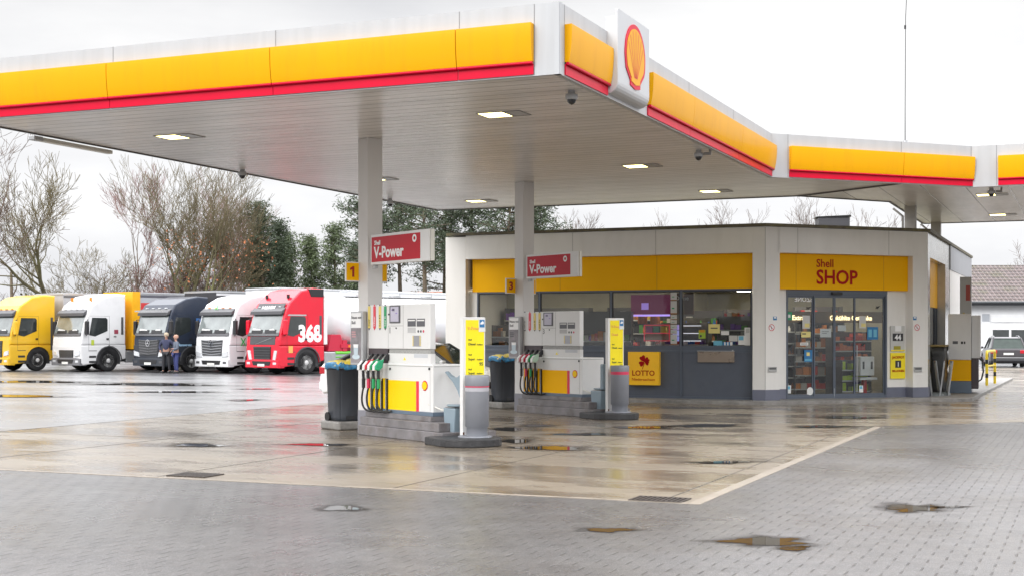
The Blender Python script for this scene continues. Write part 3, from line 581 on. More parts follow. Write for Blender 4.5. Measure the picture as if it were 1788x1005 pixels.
rack('counter display of small packs behind the right shop window', -2.6, 18.2, 0, 1.3, 3, [PAL[0], PAL[4], PAL[7], PAL[3], PAL[6]], 1.25, z0=.95, dep=.15, mxh=.16)
rack('tall wall shelf rack with red and brown packs at the far right window', -1.2, 21.3, 20, 1.3, 6, [PAL[0], PAL[9], PAL[5], PAL[1]], 2.4)
rack('shelf rack of snack bags between the door leaves, far inside', *SWr(2.4, 4.6), 45, 1.8, 6, [PAL[2], PAL[0], PAL[3], PAL[5]], 2.2)
rack('wall cooler rack with dark bottles at the left inside the door', *SWr(-.3, 3.6), 45, 2.2, 6, [PAL[8], PAL[3], PAL[9], PAL[4]], 2.1, kind='bottle', mxh=.28)
rack('shelf rack of drink cans behind the red and orange bags', *SWr(3.2, 3.0), 45, 1.3, 6, [PAL[4], PAL[7], PAL[0]], 2.2)
t_ = thing('counter', 'long dark sales counter along the shop windows', 'counter', (-8.9, 18.35, ZF+.012)); part('body', MB().box(0, 6.9, 0, .6, 0, .98), INTD, t_); part('top', MB().box(-.03, 6.93, -.03, .64, .981, 1.02), mat('worktop', (.30, .24, .18), .3), t_)
# big purple and orange menu boards above the counter
t_ = thing('menu_board', 'dark magenta promotion board hanging behind the third window', 'board', (-5.2, 19.0, 2.28))
PUR = mat('magenta_board', (.16, .008, .07), .4, emit=(.30, .01, .12), estr=.10)
part('panel', MB().box(0, 1.12, 0, .05, 0, .52), PUR, t_); part('light_bar', MB().box(.02, 1.1, -.02, -.001, -.06, -.01), mat('purple_glow', (.5, .4, .9), .4, emit=(.5, .34, 1), estr=.6), t_)
part('picture', MB().box(.30, .50, -.01, -.001, .12, .30), mat('lilac_glow', (.5, .4, .8), .4, emit=(.35, .2, .7), estr=.35), t_)
t_ = thing('menu_board', 'brown board with white lettering at the top of the third window', 'board', (-3.95, 18.6, 2.26)); part('panel', MB().box(0, .62, 0, .04, 0, .56), mat('brown_board', (.10, .045, .02), .5), t_)
part('lettering', text_mb(MB(), 'Deine', .15, T(.12, -.006, .38)), WTXT, t_)
t_ = thing('display_case', 'lit red framed display of small packets behind the third window', 'display', (-4.75, 18.75, 1.55))
dc = MB(); 
for z in (0, .2, .42): dc.box(0, .72, -.02, .0, z, z+.025)
dc.box(0, .025, -.02, 0, .026, .42); dc.box(.70, .72, -.02, 0, .026, .42); part('frame', dc, mat('red_glow', (.6, .05, .08), .4, emit=(.9, .06, .10), estr=.2), t_)
for k, c in enumerate([(.5, .1, .4), (.05, .35, .25), (.7, .6, .1)]): part('packets', MB().box(.05+k*.2, .22+k*.2, .02, .12, .23, .39), cmat(c, .4), t_)
part('shelf_back', MB().box(0, .72, .13, .15, 0, .44), INT, t_)
t_ = thing('display_case', 'white lit tobacco display beside the red framed one', 'display', (-3.95, 18.75, 1.55))
dc = MB()
for z in (.0, .2, .40): dc.box(.2, .78, -.02, 0, z, z+.02)
part('frame', dc, mat('white_glow', (.8, .8, .85), .4, emit=(.9, .9, 1), estr=.45), t_)
for k in range(3): part('screen', MB().box(0, .18, -.01, 0, k*.15, k*.15+.135), cmat(((.2, .2, .55), (.5, .5, .7), (.55, .1, .15))[k], .3, emit=(.3, .3, .7), estr=.4), t_)
part('packets', MB().box(.25, .75, .03, .1, .03, .17).box(.25, .75, .03, .1, .23, .36), cmat((.12, .12, .13), .4), t_)
for x, y, z, r, lb in ((-5.55, 19.2, 1.95, .14, 'stack of round orange tins left of the magenta board'), (-4.9, 19.1, 2.02, .13, 'orange tin under the magenta board, left one'), (-4.55, 19.1, 2.02, .13, 'orange tin under the magenta board, right one')):
    t_ = thing('tin', lb, 'tin', (x, y, z)); part('body', MB().lathe((0, 0, 0), [(r, 0), (r*1.05, .05), (r, .2)], n=14), cmat((.45, .12, .02), .4), t_); part('lid', MB().cyl((0, 0, .201), r*.9, .04), cmat((.55, .25, .05), .4), t_)
# coffee machine, crates, stand inside
t_ = thing('vending_stand', 'white dispenser stand inside the right door pane', 'dispenser', (*SW(3.62, .75), ZF+.012), 45); part('body', MB().box(-.22, .22, 0, .3, .55, 1.05, .02), PAPER, t_); part('tray', MB().box(-.27, .27, -.05, .3, .44, .50), PAPER, t_); part('leg', MB().box(-.05, .05, .1, .2, 0, .44), cmat((.5, .02, .02), .4), t_)
part('slots', MB().box(-.16, -.10, -.006, 0, .72, .92).box(.10, .16, -.006, 0, .72, .92), BLK, t_)
t_ = thing('cooler', 'tall blue and white cooler inside the left door pane', 'cooler', (*SW(.75, .9), ZF+.012), 45); part('body', MB().box(-.12, .12, 0, .3, 0, 1.0, .01), cmat((.03, .22, .32), .3), t_); part('door', MB().box(-.10, .10, -.01, 0, .5, .95), cmat((.08, .4, .55), .3), t_)
t_ = thing('cash_machine', 'grey white cash machine at the left inside the entrance', 'cash machine', (*SW(.45, 1.1), ZF+.012), 45); part('body', MB().box(-.3, .22, 0, .5, .0, .9, .02), PAPER, t_); part('screen_housing', MB().box(-.3, .22, .1, .5, 1.0, 1.7, .02), PAPER, t_)
GLOW = mat('sign_glow', (1, .9, .6), .4, emit=(1, .78, .40), estr=1.5)
gx0, gx1, gx2, gx3 = SX(1383, .95), SX(1414, .95), SX(1449, .95), SX(1519, .95)
t_ = thing('illuminated_lettering', 'glowing warm yellow lettering over the cooler wall inside', 'sign', (*SW(gx0, .95), zS(557.5, gx0, .95)), 45); part('lettering', text_mb(MB(), 'Extras', .17, T(0, 0, 0), .02), GLOW, t_); part('lettering', text_mb(MB(), 'Gekühlte Getränke', .17, T(gx2-gx0, 0, 0), .02, wscale=1.0), GLOW, t_)
part('backing', MB().box(-.3, 3.6, .03, .08, -.07, .22), mat('brown_backing', (.14, .09, .05), .5), t_)
# ---- papers stuck inside the glass of the door
def note(label, M, w_, h_, base, bits=(), cat='notice', nm='notice', txt=()):
    t = thing(nm, label, cat, M.to_translation(), math.degrees(M.to_euler().z)); part('sheet', MB().box(0, w_, -.004, 0, 0, h_), base, t)
    if bits:
        for (x0, x1, z0, z1, m) in bits: part('print', MB().box(x0*w_, x1*w_, -.006, -.0045, z0*h_, z1*h_), m, t)
    for (s, sz, x, z, m) in txt: part('lettering', text_mb(MB(), s, sz*h_, T(x*w_, -.0065, z*h_), .02), m, t)
    return t
def onS(px0, px1, py0, py1, y=.328):
    x0, x1 = SX(px0, y), SX(px1, y); z1, z0 = zS(py0, x0, y), zS(py1, x0, y); a = SW(x0, y); return T(a[0], a[1], z0)@RZ(45), x1-x0, z1-z0
def onF(px0, px1, py0, py1, y=REC+.008):
    x0, x1 = FX(px0, y), FX(px1, y); z1, z0 = ZA(py0, x0, y), ZA(py1, x0, y); return T(x0, y, z0), x1-x0, z1-z0
LG = cmat((.55, .55, .53)); YL = cmat((.75, .65, .25)); GRN = cmat((.02, .30, .13)); BL = cmat((.03, .18, .40)); LBL = cmat((.15, .45, .60)); DK = cmat((.06, .06, .07))
WHT = PAPER
dn = [('green first aid heart notice in the top left door pane', (1373, 1383, 544, 558), GRN, ((.3, .7, .3, .7, WHT),)),
 ('pale leaflet notice left of the door with yellow corner', (1401, 1414, 550, 573), LG, ((.3, .95, .1, .4, YL),)),
 ('cream notice under the pale leaflet left of the door', (1399, 1415, 578, 588), YL, ((.1, .5, .5, .7, DK),)),
 ('small white opening notice left of the door', (1397, 1411, 597, 602), WHT, ((.1, .9, .4, .6, DK),)),
 ('blue event poster on the left fixed pane', (1404, 1418, 610, 631), BL, ((.3, .7, .5, .8, YL), (.1, .9, .1, .25, LBL))),
 ('white notice on the left door leaf', (1432, 1451, 573, 588), WHT, ((.15, .8, .65, .7, DK), (.15, .6, .45, .5, DK))),
 ('small white notice on the right door leaf', (1463, 1477, 567, 577), WHT, ()),
 ('pale leaflet notice on the right fixed pane', (1500, 1512, 551, 572), LG, ((.3, .95, .1, .4, YL),)),
 ('blue poster with two white footprints on the right fixed pane', (1514, 1533, 570, 592), BL, ((.12, .42, .2, .8, LBL), (.58, .88, .2, .8, LBL))),
 ('small blue and white sticker at the foot of the left pane', (1373, 1381, 672, 686), WHT, ((.1, .8, .5, .9, LBL),)),
 ('small blue and white sticker at the foot of the right pane', (1500, 1507, 672, 684), WHT, ((.1, .8, .5, .9, LBL),)),
 ('white round head shaped sticker at the foot of the left pane', None, None, None)]
for lb, r, m, bits in dn:
    if r is None: continue
    M, w1, h1 = onS(*r); note(lb, M, w1, h1, m, bits)
M, w1, h1 = onS(1409, 1420, 675, 689); t_ = thing('sticker', dn[-1][0], 'sticker', M.to_translation(), 45); part('sheet', MB().add(disc_pts(w1/2, h1/2, w1/2, h1/2), [tuple(range(24))]), WHT, t_); part('beak', MB().box(0, .04, -.002, 0, .02, .07), WHT, t_)
for k, (px, py) in enumerate(((1411, 538), (1397, 563), (1379, 604), (1381, 643), (1506, 602), (1532, 537))):
    a = SX(px, .328); c = SW(a, .328); t_ = thing('bird_sticker', 'small black bird shaped sticker on the glass, '+('upper left pane', 'over the pale leaflet', 'left of the small white notice', 'lowest on the left pane', 'beside the red bags', 'upper right pane')[k], 'sticker', (c[0], c[1], zS(py, a, .328)), 45, 'bird stickers on the door panes')
    part('bird', MB().add([(-.07, 0, -.03), (0, 0, -.01), (.02, 0, -.04), (.03, 0, 0), (.10, 0, .06), (.0, 0, .035), (-.04, 0, .05), (-.03, 0, .01)], [(0, 1, 2, 3, 4, 5, 6, 7)]), BLK, t_)
t_ = thing('window_lettering', 'large mirrored white letters at the top of the left door pane', 'lettering', (*SW(SX(1418, .345), .345), zS(525.5, .9, .345)), 45); part('lettering', text_mb(MB(), 'SZONE', .17, T(.02, 0, 0), .02, mirror=True), WTXT, t_)
# notices on the front windows
fn = [('bright yellow notice on the right shop window', (1237, 1257, 565, 581), YL, ((.2, .8, .5, .62, DK),)),
 ('green and yellow poster left in the right shop window', (1220, 1232, 575, 590), cmat((.35, .50, .05)), ((.1, .9, .7, 1, cmat((.6, .3, .02))), (.15, .45, .15, .4, DK))),
 ('small white card hanging in the right shop window', (1259, 1273, 577, 584), WHT, ()),
 ('white card low in the right shop window', (1273, 1288, 585, 595), LG, ()),
 ('blue cloud logo card at the right shop window corner', (1289, 1300, 585, 601), WHT, ((.1, .85, .5, .95, LBL),)),
 ('tall white notice at the right edge of the shop window', (1300, 1311, 571, 602), WHT, ((.2, .8, .7, .95, LG),)),
 ('blue box front standing in the right window sill', (1246, 1261, 594, 602), LBL, ()),
 ('striped blue and white packs in the right window sill', (1262, 1279, 596, 602), WHT, ((0, .15, 0, 1, BL), (.3, .45, 0, 1, BL), (.6, .75, 0, 1, BL)))]
for lb, r, m, bits in fn: M, w1, h1 = onF(*r); note(lb, M, w1, h1, m, bits)
ys = [510, 525, 549, 558, 566, 575, 583, 602]
for k in range(7):
    M, w1, h1 = onF(1171, 1182, ys[k], ys[k+1]-1); note('pale price sheet in the vertical strip of seven beside the third window mullion', M, w1, h1, LG, ((0, 1, 0, .1, cmat((.3, .15, .05))), (.2, .6, .4, .5, GRN)))['group'] = 'strip of price sheets'
# stickers on pillars
def nosmoke(label, x, y, z, rz):
    t = thing('no_smoking_sign', label, 'sign', (x, y, z), rz, 'no smoking signs by the door'); m = MB(); ring_mb(m, 0, 0, .068, .085, -.003); a = .066; m.poly([(-a*.75-.006, -.003, a*.6), (-a*.75+.006, -.003, a*.75), (a*.75+.006, -.003, -a*.6), (a*.75-.006, -.003, -a*.75)])
    part('disc', MB().add(disc_pts(0, 0, .088, .088, y=-.002), [tuple(range(24))]), WTXT, t); part('ring', m, cmat((.55, .02, .03), .4), t); part('match_symbol', MB().box(-.01, .005, -.0035, -.003, -.045, .03), BTXT, t)
for i, (px, nm) in enumerate(((1347, 'on the left door pillar'), (1601, 'on the right door pillar'))):
    a = SX(px); c = SW(a, -.006); nosmoke('round red ringed no smoking sign '+nm, c[0], c[1], zS(571, a), 45)
    a = SX(px+6 if i == 0 else px-4); c = SW(a, -.006); z = zS(555, a); t_ = thing('sticker', 'tiny blue and white square sticker '+('on the left door pillar', 'on the right door pillar')[i], 'sticker', (c[0], c[1], z), 45); part('sheet', MB().box(-.055, .055, -.002, 0, -.045, .045), BL, t_); part('print', MB().box(-.03, .035, -.004, -.002, .0, .035), WTXT, t_)
    a = SX(px+1); c = SW(a, -.006); t_ = thing('ashtray', 'small steel wall ashtray low '+('on the left door pillar', 'on the right door pillar')[i], 'ashtray', (c[0], c[1], zS(648, a)), 45, 'wall ashtrays'); part('box', MB().box(-.12, .12, -.03, 0, 0, .12, .004), STEEL, t_); part('slot', MB().box(-.10, .10, -.034, -.0305, .055, .105), cmat((.12, .12, .12)), t_)
# lotto sign
x0, x1 = FX(1098, 17.4), FX(1152, 17.4); y = 17.40
t_ = thing('lottery_sign', 'square yellow lottery sign with red four-leaf clover on grey panel', 'sign', (x0, y, .42)); W_ = x1-x0
part('panel', MB().box(0, W_, -.08, .08, 0, .86, .01), mat('lotto_yellow', (.92, .50, .01), .3, emit=(1, .55, .01), estr=.05), t_)
m = MB()
cxx, cz = W_*.54, .60
for ang, ln in ((118, .17), (38, .14), (208, .15), (-22, .12)):
    t = math.radians(ang); c, s = math.cos(t), math.sin(t); pts = []
    for u, v in ((0, 0), (.45, .38), (.8, .48), (1.0, .36), (1.02, .12), (.92, 0), (1.02, -.12), (1.0, -.36), (.8, -.48), (.45, -.38)): pts.append((cxx+ln*(u*c-v*s), -.084, cz+ln*(u*s+v*c)))
    m.poly(pts)
m.poly([(cxx-.005, -.084, cz-.02), (cxx+.01, -.084, cz-.03), (cxx-.055, -.084, cz-.19), (cxx-.07, -.084, cz-.19)])
part('clover_emblem', m, DRED, t_); part('lettering', text_mb(MB(), 'LOTTO', .185, T(W_*.5, -.084, .25), .02, 'CENTER'), DRED, t_); part('lettering', text_mb(MB(), 'Niedersachsen', .105, T(W_*.5, -.084, .115), 0, 'CENTER'), DRED, t_)
# jackpot board right of the door
def jack(px0, px1, py0, py1, lb, base, bits, txt):
    y = .29; x0, x1 = SX(px0, y), SX(px1, y); z1, z0 = zS(py0, x0, y), zS(py1, x0, y); a = SW(x0, y-.02)
    t = thing('jackpot_poster', lb, 'poster', (a[0], a[1], z0), 45, 'lottery posters by the door'); w_, h_ = x1-x0, z1-z0
    part('panel', MB().box(0, w_, -.02, .015, 0, h_), base, t)
    for (p, q, r, s, m) in bits: part('print', MB().box(p*w_, q*w_, -.0235, -.0205, r*h_, s*h_), m, t)
    for (s, sz, x, z, m) in txt: part('lettering', text_mb(MB(), s, sz*h_, T(x*w_, -.026, z*h_), .03, 'CENTER'), m, t)
LOY = mat('poster_yellow', (.92, .75, .02), .4)
jack(1554, 1578, 568, 612, 'white lottery poster with number 44 on black, right of the door', LG, ((.12, .88, .40, .70, BTXT), (.2, .7, .06, .2, cmat((.35, .30, .02))), (.0, 1, .0, .05, LOY), (.3, .75, .78, 1, WTXT)), (('44', .3, .5, .44, WTXT),))
jack(1554, 1579, 615, 660, 'yellow lottery poster with the word jackpot, right of the door', LOY, ((.3, .7, .42, .70, BTXT),), (('JACKPOT', .13, .5, .78, DRED), ('1', .24, .5, .47, WTXT), ('MILLIONEN', .11, .5, .26, DRED)))
jj = SW(SX(1557, .2), .2)
# things on the right-hand walkway: reefers, A-boards, covered rack
t_ = thing('covered_rack', 'dark tarpaulin covered rack on the walkway beside the shop', 'covered rack', (2.43, 23.4, ZF), 90)
TARP = mat('tarp', (.05, .05, .05), .35, var=.4, bump=.8, bscale=6, rvar=.1)
tb = bmesh.new(); bmesh.ops.create_cube(tb, size=1); bmesh.ops.subdivide_edges(tb, edges=tb.edges[:], cuts=7, use_grid_fill=True)
for v in tb.verts:
    v.co.x *= 1.1*(1+.05*math.sin(v.co.z*25)); v.co.y *= .34*(1+.10*math.sin(v.co.z*18+v.co.x*9)); v.co.z = (v.co.z+.5)*1.3*(1-.03*math.sin(v.co.x*7))
part('cover', MB().bm(tb, True), TARP, t_); part('lid', MB().box(-.58, .58, -.2, .2, 1.30, 1.36, .02), mat('tarp_lid', (.30, .22, .08), .5), t_)
for i, (y, dy) in enumerate(((22.6, 0), (23.0, .06))):
    t_ = thing('a_board', ('folded white A-board nearest the door corner', 'white A-board leaning beside the folded one')[i], 'sign board', (2.50+.14*i, (21.75, 22.2)[i], ZF), 4+8*i, 'white A-boards by the shop corner')
    for sx in (-1, 1):
        m = MB(); m.M = Matrix.Rotation(math.radians(sx*7), 4, 'Y')@T(sx*.10, 0, 0)
        m.box(-.012, .012, -.3, -.27, 0, .95); m.box(-.012, .012, .27, .3, 0, .95); m.box(-.012, .012, -.27, .27, .9, .95); m.box(-.012, .012, -.27, .27, .05, .12)
        o = part('frame', m, WHITEC, t_); m2 = MB(m.M); m2.box(-.006, .006, -.269, .269, .12, .899); part('panel', m2, PAPER, o)
    part('foot', MB().lathe((0, 0, 0), [(.2, 0), (.19, .06), (.08, .09)], n=20), mat('foot_grey', (.18, .20, .20), .5), t_)
# ================================================================ PUMP ISLANDS
CS, SN = math.cos(math.radians(-30.2)), math.sin(math.radians(-30.2))
def IW(i, x, y): o = ISL[i][0]; return (o[0]+x*CS-y*SN, o[1]+x*SN+y*CS)
def lx(px, y=0, i=0): return LN(px, IW(i, 0, y), (CS, SN))
def lz(py, px, y=0, i=0): return ZA(py, *IW(i, lx(px, y, i), y))
PW = mat('pump_white', (.74, .74, .73), .3, var=.03, scale=4, dirt=(.55, .54, .50), dscale=4, damt=.22, coat=.2)
PG = mat('pump_base_grey', (.12, .16, .21), .4)
HOSE = mat('hose_rubber', (.012, .012, .013), .35)
SCREEN = mat('lcd_screen', (.10, .105, .10), .2); DGR = mat('nozzle_bay', (.06, .045, .05), .5)
GREEN = cmat((.02, .33, .12), .35); PALEY = cmat((.78, .62, .18), .4); DSTK = mat('sticker_dark', (.10, .10, .11), .4)
BAG = mat('blue_bag', (.04, .22, .42), .35, var=.5, scale=14, bump=.7, bscale=18); BAGY = mat('yellow_lid', (.80, .62, .08), .45, var=.12, scale=9, bump=.5, bscale=20)
BINM = mat('bin_plastic', (.055, .062, .075), .42, var=.1, bump=.05)
BOLL = mat('bin_grey', (.21, .22, .245), .4, var=.05, dirt=(.16, .16, .17), damt=.4); TAPE = cmat((.62, .04, .10), .35)
SLABM = mat('plinth_stone', (.19, .18, .185), .55, var=.25, scale=4, bump=.15, bscale=60, dirt=(.11, .085, .07), damt=.85, dscale=3.5)
DKST = mat('dark_kerb', (.032, .032, .034), .45, var=.3, scale=7, bump=.5, rvar=.12)
def R(i, mb, px0, px1, py0, py1, y=-.004, d=.004):
    mb.box(lx(px0), lx(px1), y, y+d, lz(py1, px1), lz(py0, px0)); return mb
for i in (0, 1):
    o, a = ISL[i]; num = ('1', '3')[i]
    # plinth
    t = thing('pump_plinth', ('stepped stained concrete plinth under the near pump', 'stepped stained concrete plinth under the pump by the shop')[i], 'plinth', (o[0], o[1], .004), a, 'pump plinths')
    part('lower_step', MB().box(.012, 2.60, -.20, .85, 0, .17, .012), SLABM, t); part('upper_step', MB().box(.014, 2.44, -.16, .8, .171, .31, .01), SLABM, t); part('top_slab', MB().box(.016, 2.05, -.055, .75, .311, .395, .008), SLABM, t)
    # pump
    t = thing('fuel_pump', ('white fuel pump numbered 1 with four hoses and bright yellow front panel', 'white fuel pump numbered 3 with four hoses and deeper yellow front panel')[i], 'fuel pump', (o[0], o[1], .40), a, 'white fuel pumps')
    ZO = T(0, 0, -.40+.0)
    P = lambda: MB(ZO)
    YM = (YELP, YEL)[i]
    x1 = 2.04; xu = lx(751)
    part('lower_housing', P().box(.02, x1, .0, .60, .46, 1.235, .012), PW, t)
    part('base_skirt', P().box(.01, x1+.012, -.012, .6, .40, .462, .004), PG, t)
    part('housing_seam', P().box(lx(677), x1-.01, -.002, .001, 1.195, 1.203).box(x1-.001, x1+.0015, .02, .58, 1.195, 1.203).box(lx(751, 0), lx(751, 0)+.004, -.002, .001, .47, 1.19), LF, t)
    part('middle_housing', P().box(lx(677), xu, .012, .10, 1.236, 1.405), PW, t)
    part('vent_grille', P().box(lx(678), xu-.01, .02, .095, 1.406, 1.478), mat('vent_mesh', (.34, .34, .33), .5, var=.35, scale=90), t)
    part('upper_housing', P().box(.02, xu, .0, .11, 1.479, 2.22, .01), PW, t)
    part('panel_seam', P().box(lx(704)-.003, lx(704)+.003, -.0015, .001, 1.49, 2.21).box(lx(678)-.003, lx(678)+.003, -.0015, .001, 1.49, 1.86).box(lx(678), lx(704)-.004, -.0015, .001, 1.86, 1.866), LF, t)
    bay = P(); bay.box(.03, lx(677)-.004, .004, .3, .985, 1.478); part('nozzle_bay', bay, DGR, t)
    part('bay_side', P().box(.021, lx(677)-.003, -.002, .002, .465, .98), YM, t)
    part('yellow_panel', R(i, P(), 677, 726.5, 662, 717.5), YM, t); part('red_stripe', R(i, P(), 727, 731.5, 664.5, 719.5), cmat((.70, .015, .05), .35), t)
    pecten(t, ZO@T((lx(738)+lx(746))/2, -.003, lz(673, 742)), .165, 'emblem', .003, True)
    for px in (681.5, 750): part('lock', P().cyl((lx(px), -.012, lz(643, px)), .022, .012, 'y', 12), BLK, t)
    # grade tags
    for k, px in enumerate((645, 654.3, 663.7, 673)):
        m = ([PALEY, cmat((.75, .05, .08), .35), PALEY, GREEN], [PW, cmat((.75, .05, .08), .35), PALEY, PALEY])[i][k]
        q = part('grade_tag', P().box(lx(px)-.038, lx(px)+.038, -.008, -.001, lz(572, px), lz(534, px), .002), m, t)
        part('tag_hook', P().box(lx(px)-.012, lx(px)+.012, -.010, -.001, lz(533.5, px), lz(531, px)).prism([(lx(px)-.03, lz(572, px)), (lx(px)+.03, lz(572, px)), (lx(px), lz(575.5, px))], -.007, -.001, 'y'), DSTK if k != 1 else m, q)
        wd = (('Diesel', 'V-Power', 'Super E10', 'Super 95'), ('V-Power', 'V-Power', 'Super 95', 'Super E10'))[i][k]
        part('lettering', text_mb(P(), wd, .048, T(lx(px)+.018, -.0095, lz(571, px)+.02)@Matrix.Rotation(-PI/2, 4, 'Y'), .01), WTXT if m in (GREEN,) or k == 1 else BTXT, q)
    # display and pay panel
    q = part('display', R(i, P(), 681, 699, 533, 563, -.012, .012), DSTK, t); part('screen', R(i, P(), 683, 697, 535, 560.5, -.015, .003), mat('lcd_pale', (.52, .50, .60), .2), q)
    part('digits', R(i, P(), 686, 690, 538, 542, -.0165, .001), DSTK, q); R(i, pp := P(), 692, 695, 545, 547, -.0165, .001); R(i, pp, 684.5, 690, 539.5, 541, -.0165, .001); part('digits', pp, cmat((.3, .22, .5)), q)
    part('number', text_mb(P(), num, .15, T(lx(679), -.002, lz(581, 680))), BTXT, t)
    for px0 in (712, 728): q = part('instruction_plate', R(i, P(), px0, px0+14, 555.5, 569, -.004), DSTK, t); part('row', R(i, P(), px0+1, px0+13, 557.5, 559.5, -.0055, .001), PAPER, q)
    part('instruction_plate', R(i, P(), 712, 726, 571, 580, -.003, .003), cmat((.5, .5, .5)), t)
    for k in range(3): px = 730.5+k*4.6; part('pictogram', P().add(disc_pts(lx(px), lz(577.5, px), .023, .023, 14, -.003), [tuple(range(14))]), BTXT if k < 2 else TAPE, t)
    q = part('keypad', R(i, P(), 721, 735, 585, 603.5, -.005, .005), mat('keypad', (.33, .33, .35), .35, metal=.4), t)
    kb = P()
    for r_ in range(5): R(i, kb, 720.6, 722.5, 586+r_*3.5, 588.5+r_*3.5, -.0065, .0015); R(i, kb, 733, 735, 586+r_*3.5, 588.5+r_*3.5, -.0065, .0015)
    part('soft_keys', kb, PALEY, q)
    part('warning_triangle', P().prism([(lx(703), lz(628, 703)), (lx(708), lz(628, 708)), (lx(705.5), lz(622.5, 705))], .009, .0115, 'y'), LOY, t)
    part('type_plate', R(i, P(), 722, 746, 617, 624, .009, .003), cmat((.55, .57, .6)), t)
    part('lock', P().cyl((lx(679), -.008, lz(548, 679)), .016, .009, 'y', 12).cyl((lx(692), -.008, lz(572, 692)), .014, .009, 'y', 12), BLK, t)
    # nozzles, hoses, hose guides
    heads = ([(.03, .03, .03), (.72, .02, .05), (.02, .36, .14), (.02, .38, .18)], [(.65, .25, .28), (.72, .02, .08), (.02, .33, .10), (.5, .7, .55)])[i]
    slv = ([BLK, 1, GREEN, GREEN], [BLK, 1, GREEN, BLK])[i]
    for k in range(4):
        x = .085+k*.165; c = cmat(heads[k], .3)
        n_ = thing('fuel_nozzle', '%s fuel nozzle hanging in the %s, %s' % ((('black and white', 'red', 'green', 'bright green'), ('pink tinted', 'red', 'green', 'pale green'))[i][k], ('near pump', 'pump by the shop')[i], ('leftmost of four', 'second from the left', 'third from the left', 'rightmost of four')[k]), 'fuel nozzle', (*IW(i, x+.07, .01), -.06), a, ('fuel nozzles of the near pump', 'fuel nozzles of the pump by the shop')[i])
        part('boot', MB().box(-.05, .05, -.05, .003, 1.34, 1.45, .01), BLK, n_)
        part('spout', MB().tube([(.0, -.04, 1.42), (.0, -.07, 1.41), (0, -.11, 1.36), (0, -.15, 1.30)], .014, 8), STEEL, n_)
        body = MB(); body.prism([(-.10, 1.36), (-.20, 1.33), (-.27, 1.25), (-.27, 1.19), (-.20, 1.17), (-.13, 1.22)], -.042, .042, 'x', .015); part('scuff_guard', body, c, n_)
        wg = MB(); wg.prism([(-.21, 1.335), (-.285, 1.26), (-.29, 1.175), (-.24, 1.17), (-.2, 1.22)], -.046, .020, 'x', .012); part('cap', wg, PW, n_)
        part('handle', MB().tube([(0, -.19, 1.20), (0, -.19, 1.10), (0, -.185, 1.03)], .026, 8), BLK, n_); part('lever', MB().tube([(0, -.15, 1.17), (0, -.12, 1.10), (0, -.14, 1.0)], .009, 6), cmat((.6, .6, .6), .3), n_)
        part('sleeve', MB().cyl((0, -.185, .87), .031, .16, 'z', 10), TAPE if slv[k] == 1 else slv[k], n_)
        B0, B1, B2, B3 = Vector((0, -.185, .88)), Vector((-.03-.015*k, -.25, .60)), Vector((.0+.02*k, -.20, .40)), Vector((.19+(.03, -.01, .04, .0)[k], -.045, .50))
        pts = [B0*(1-u)**3+B1*3*u*(1-u)**2+B2*3*u*u*(1-u)+B3*u**3 for u in [q/14 for q in range(15)]]
        part('hose', MB().tube(pts, .017, 8), HOSE, n_)
        g_ = part('hose_guide', P().box(x+.075, x+.10, -.035, -.003, .43, .975).box(x+.045, x+.062, -.03, -.003, .43, .975), BLK, t); part('guide_face', P().box(x+.063, x+.0745, -.034, -.003, .40, .975), PW, g_)
    # light box with coffee picture
    t = thing('advertising_box', ('narrow advertising light box with a coffee glass, on column of pump 1', 'narrow advertising light box with a coffee glass, on column of pump 3')[i], 'advertising box', (*IW(i, -.42, -.012), 1.19), a, 'coffee advertising boxes')
    part('frame', MB().box(-.0, .42, -.09, .0, 0, .93, .015), WHITEC, t)
    ph = part('poster', MB().box(.035, .365, -.094, -.0905, .04, .64), mat('poster_grey', (.22, .20, .21), .3, var=.4, scale=5), t)
    part('header', MB().box(.035, .365, -.094, -.0905, .645, .90), WTXT, t)
    part('lettering', text_mb(text_mb(MB(), 'Neues von', .075, T(.05, -.096, .80)), 'Shell', .075, T(.05, -.096, .71)), BTXT, t)
    gl = MB(); gl.prism([(.12, .36), (.14, .18), (.17, .155), (.24, .155), (.27, .18), (.29, .36)], -.098, -.0945, 'y'); part('cup_picture', gl, cmat((.50, .60, .66), .2), ph); 
    part('milk_picture', MB().prism([(.125, .36), (.132, .30), (.278, .30), (.285, .36)], -.1005, -.0985, 'y'), WTXT, ph)
    part('saucer_picture', MB().add(disc_pts(.205, .145, .13, .045, 20, -.0965), [tuple(range(20))]), cmat((.55, .66, .72), .2), ph)
    part('handwriting', MB().box(.06, .19, -.097, -.0945, .56, .585).box(.06, .2, -.097, -.0945, .52, .545).box(.07, .2, -.097, -.0945, .48, .505), cmat((.55, .3, .32)) if i == 0 else DSTK, ph)
    # number flags
    for k, (xx, mir) in enumerate(((-.245, 0), (.0, 1))):
        y0_ = (-.0, .30)[k]; sgn = (-1, 1)[k]
        t = thing('number_sign', 'small square yellow sign with red %s, on the %s side of its column' % (num, ('left', 'right')[k]), 'sign', (*IW(i, -.30, y0_), 2.66), a+90, 'pump number signs')
        w0, w1 = (-.27*(1-k), .27*k) if True else 0
        x0_, x1_ = (-.27, 0) if k == 0 else (0, .27)
        part('panel', MB().box(x0_, x1_, -.02, .02, -.03, .31, .004), PW, t); part('face', MB().box(x0_+.015, x1_-.012, -.023, -.0205, -.012, .29), YEL, t)
        xc_ = (x0_+x1_)/2
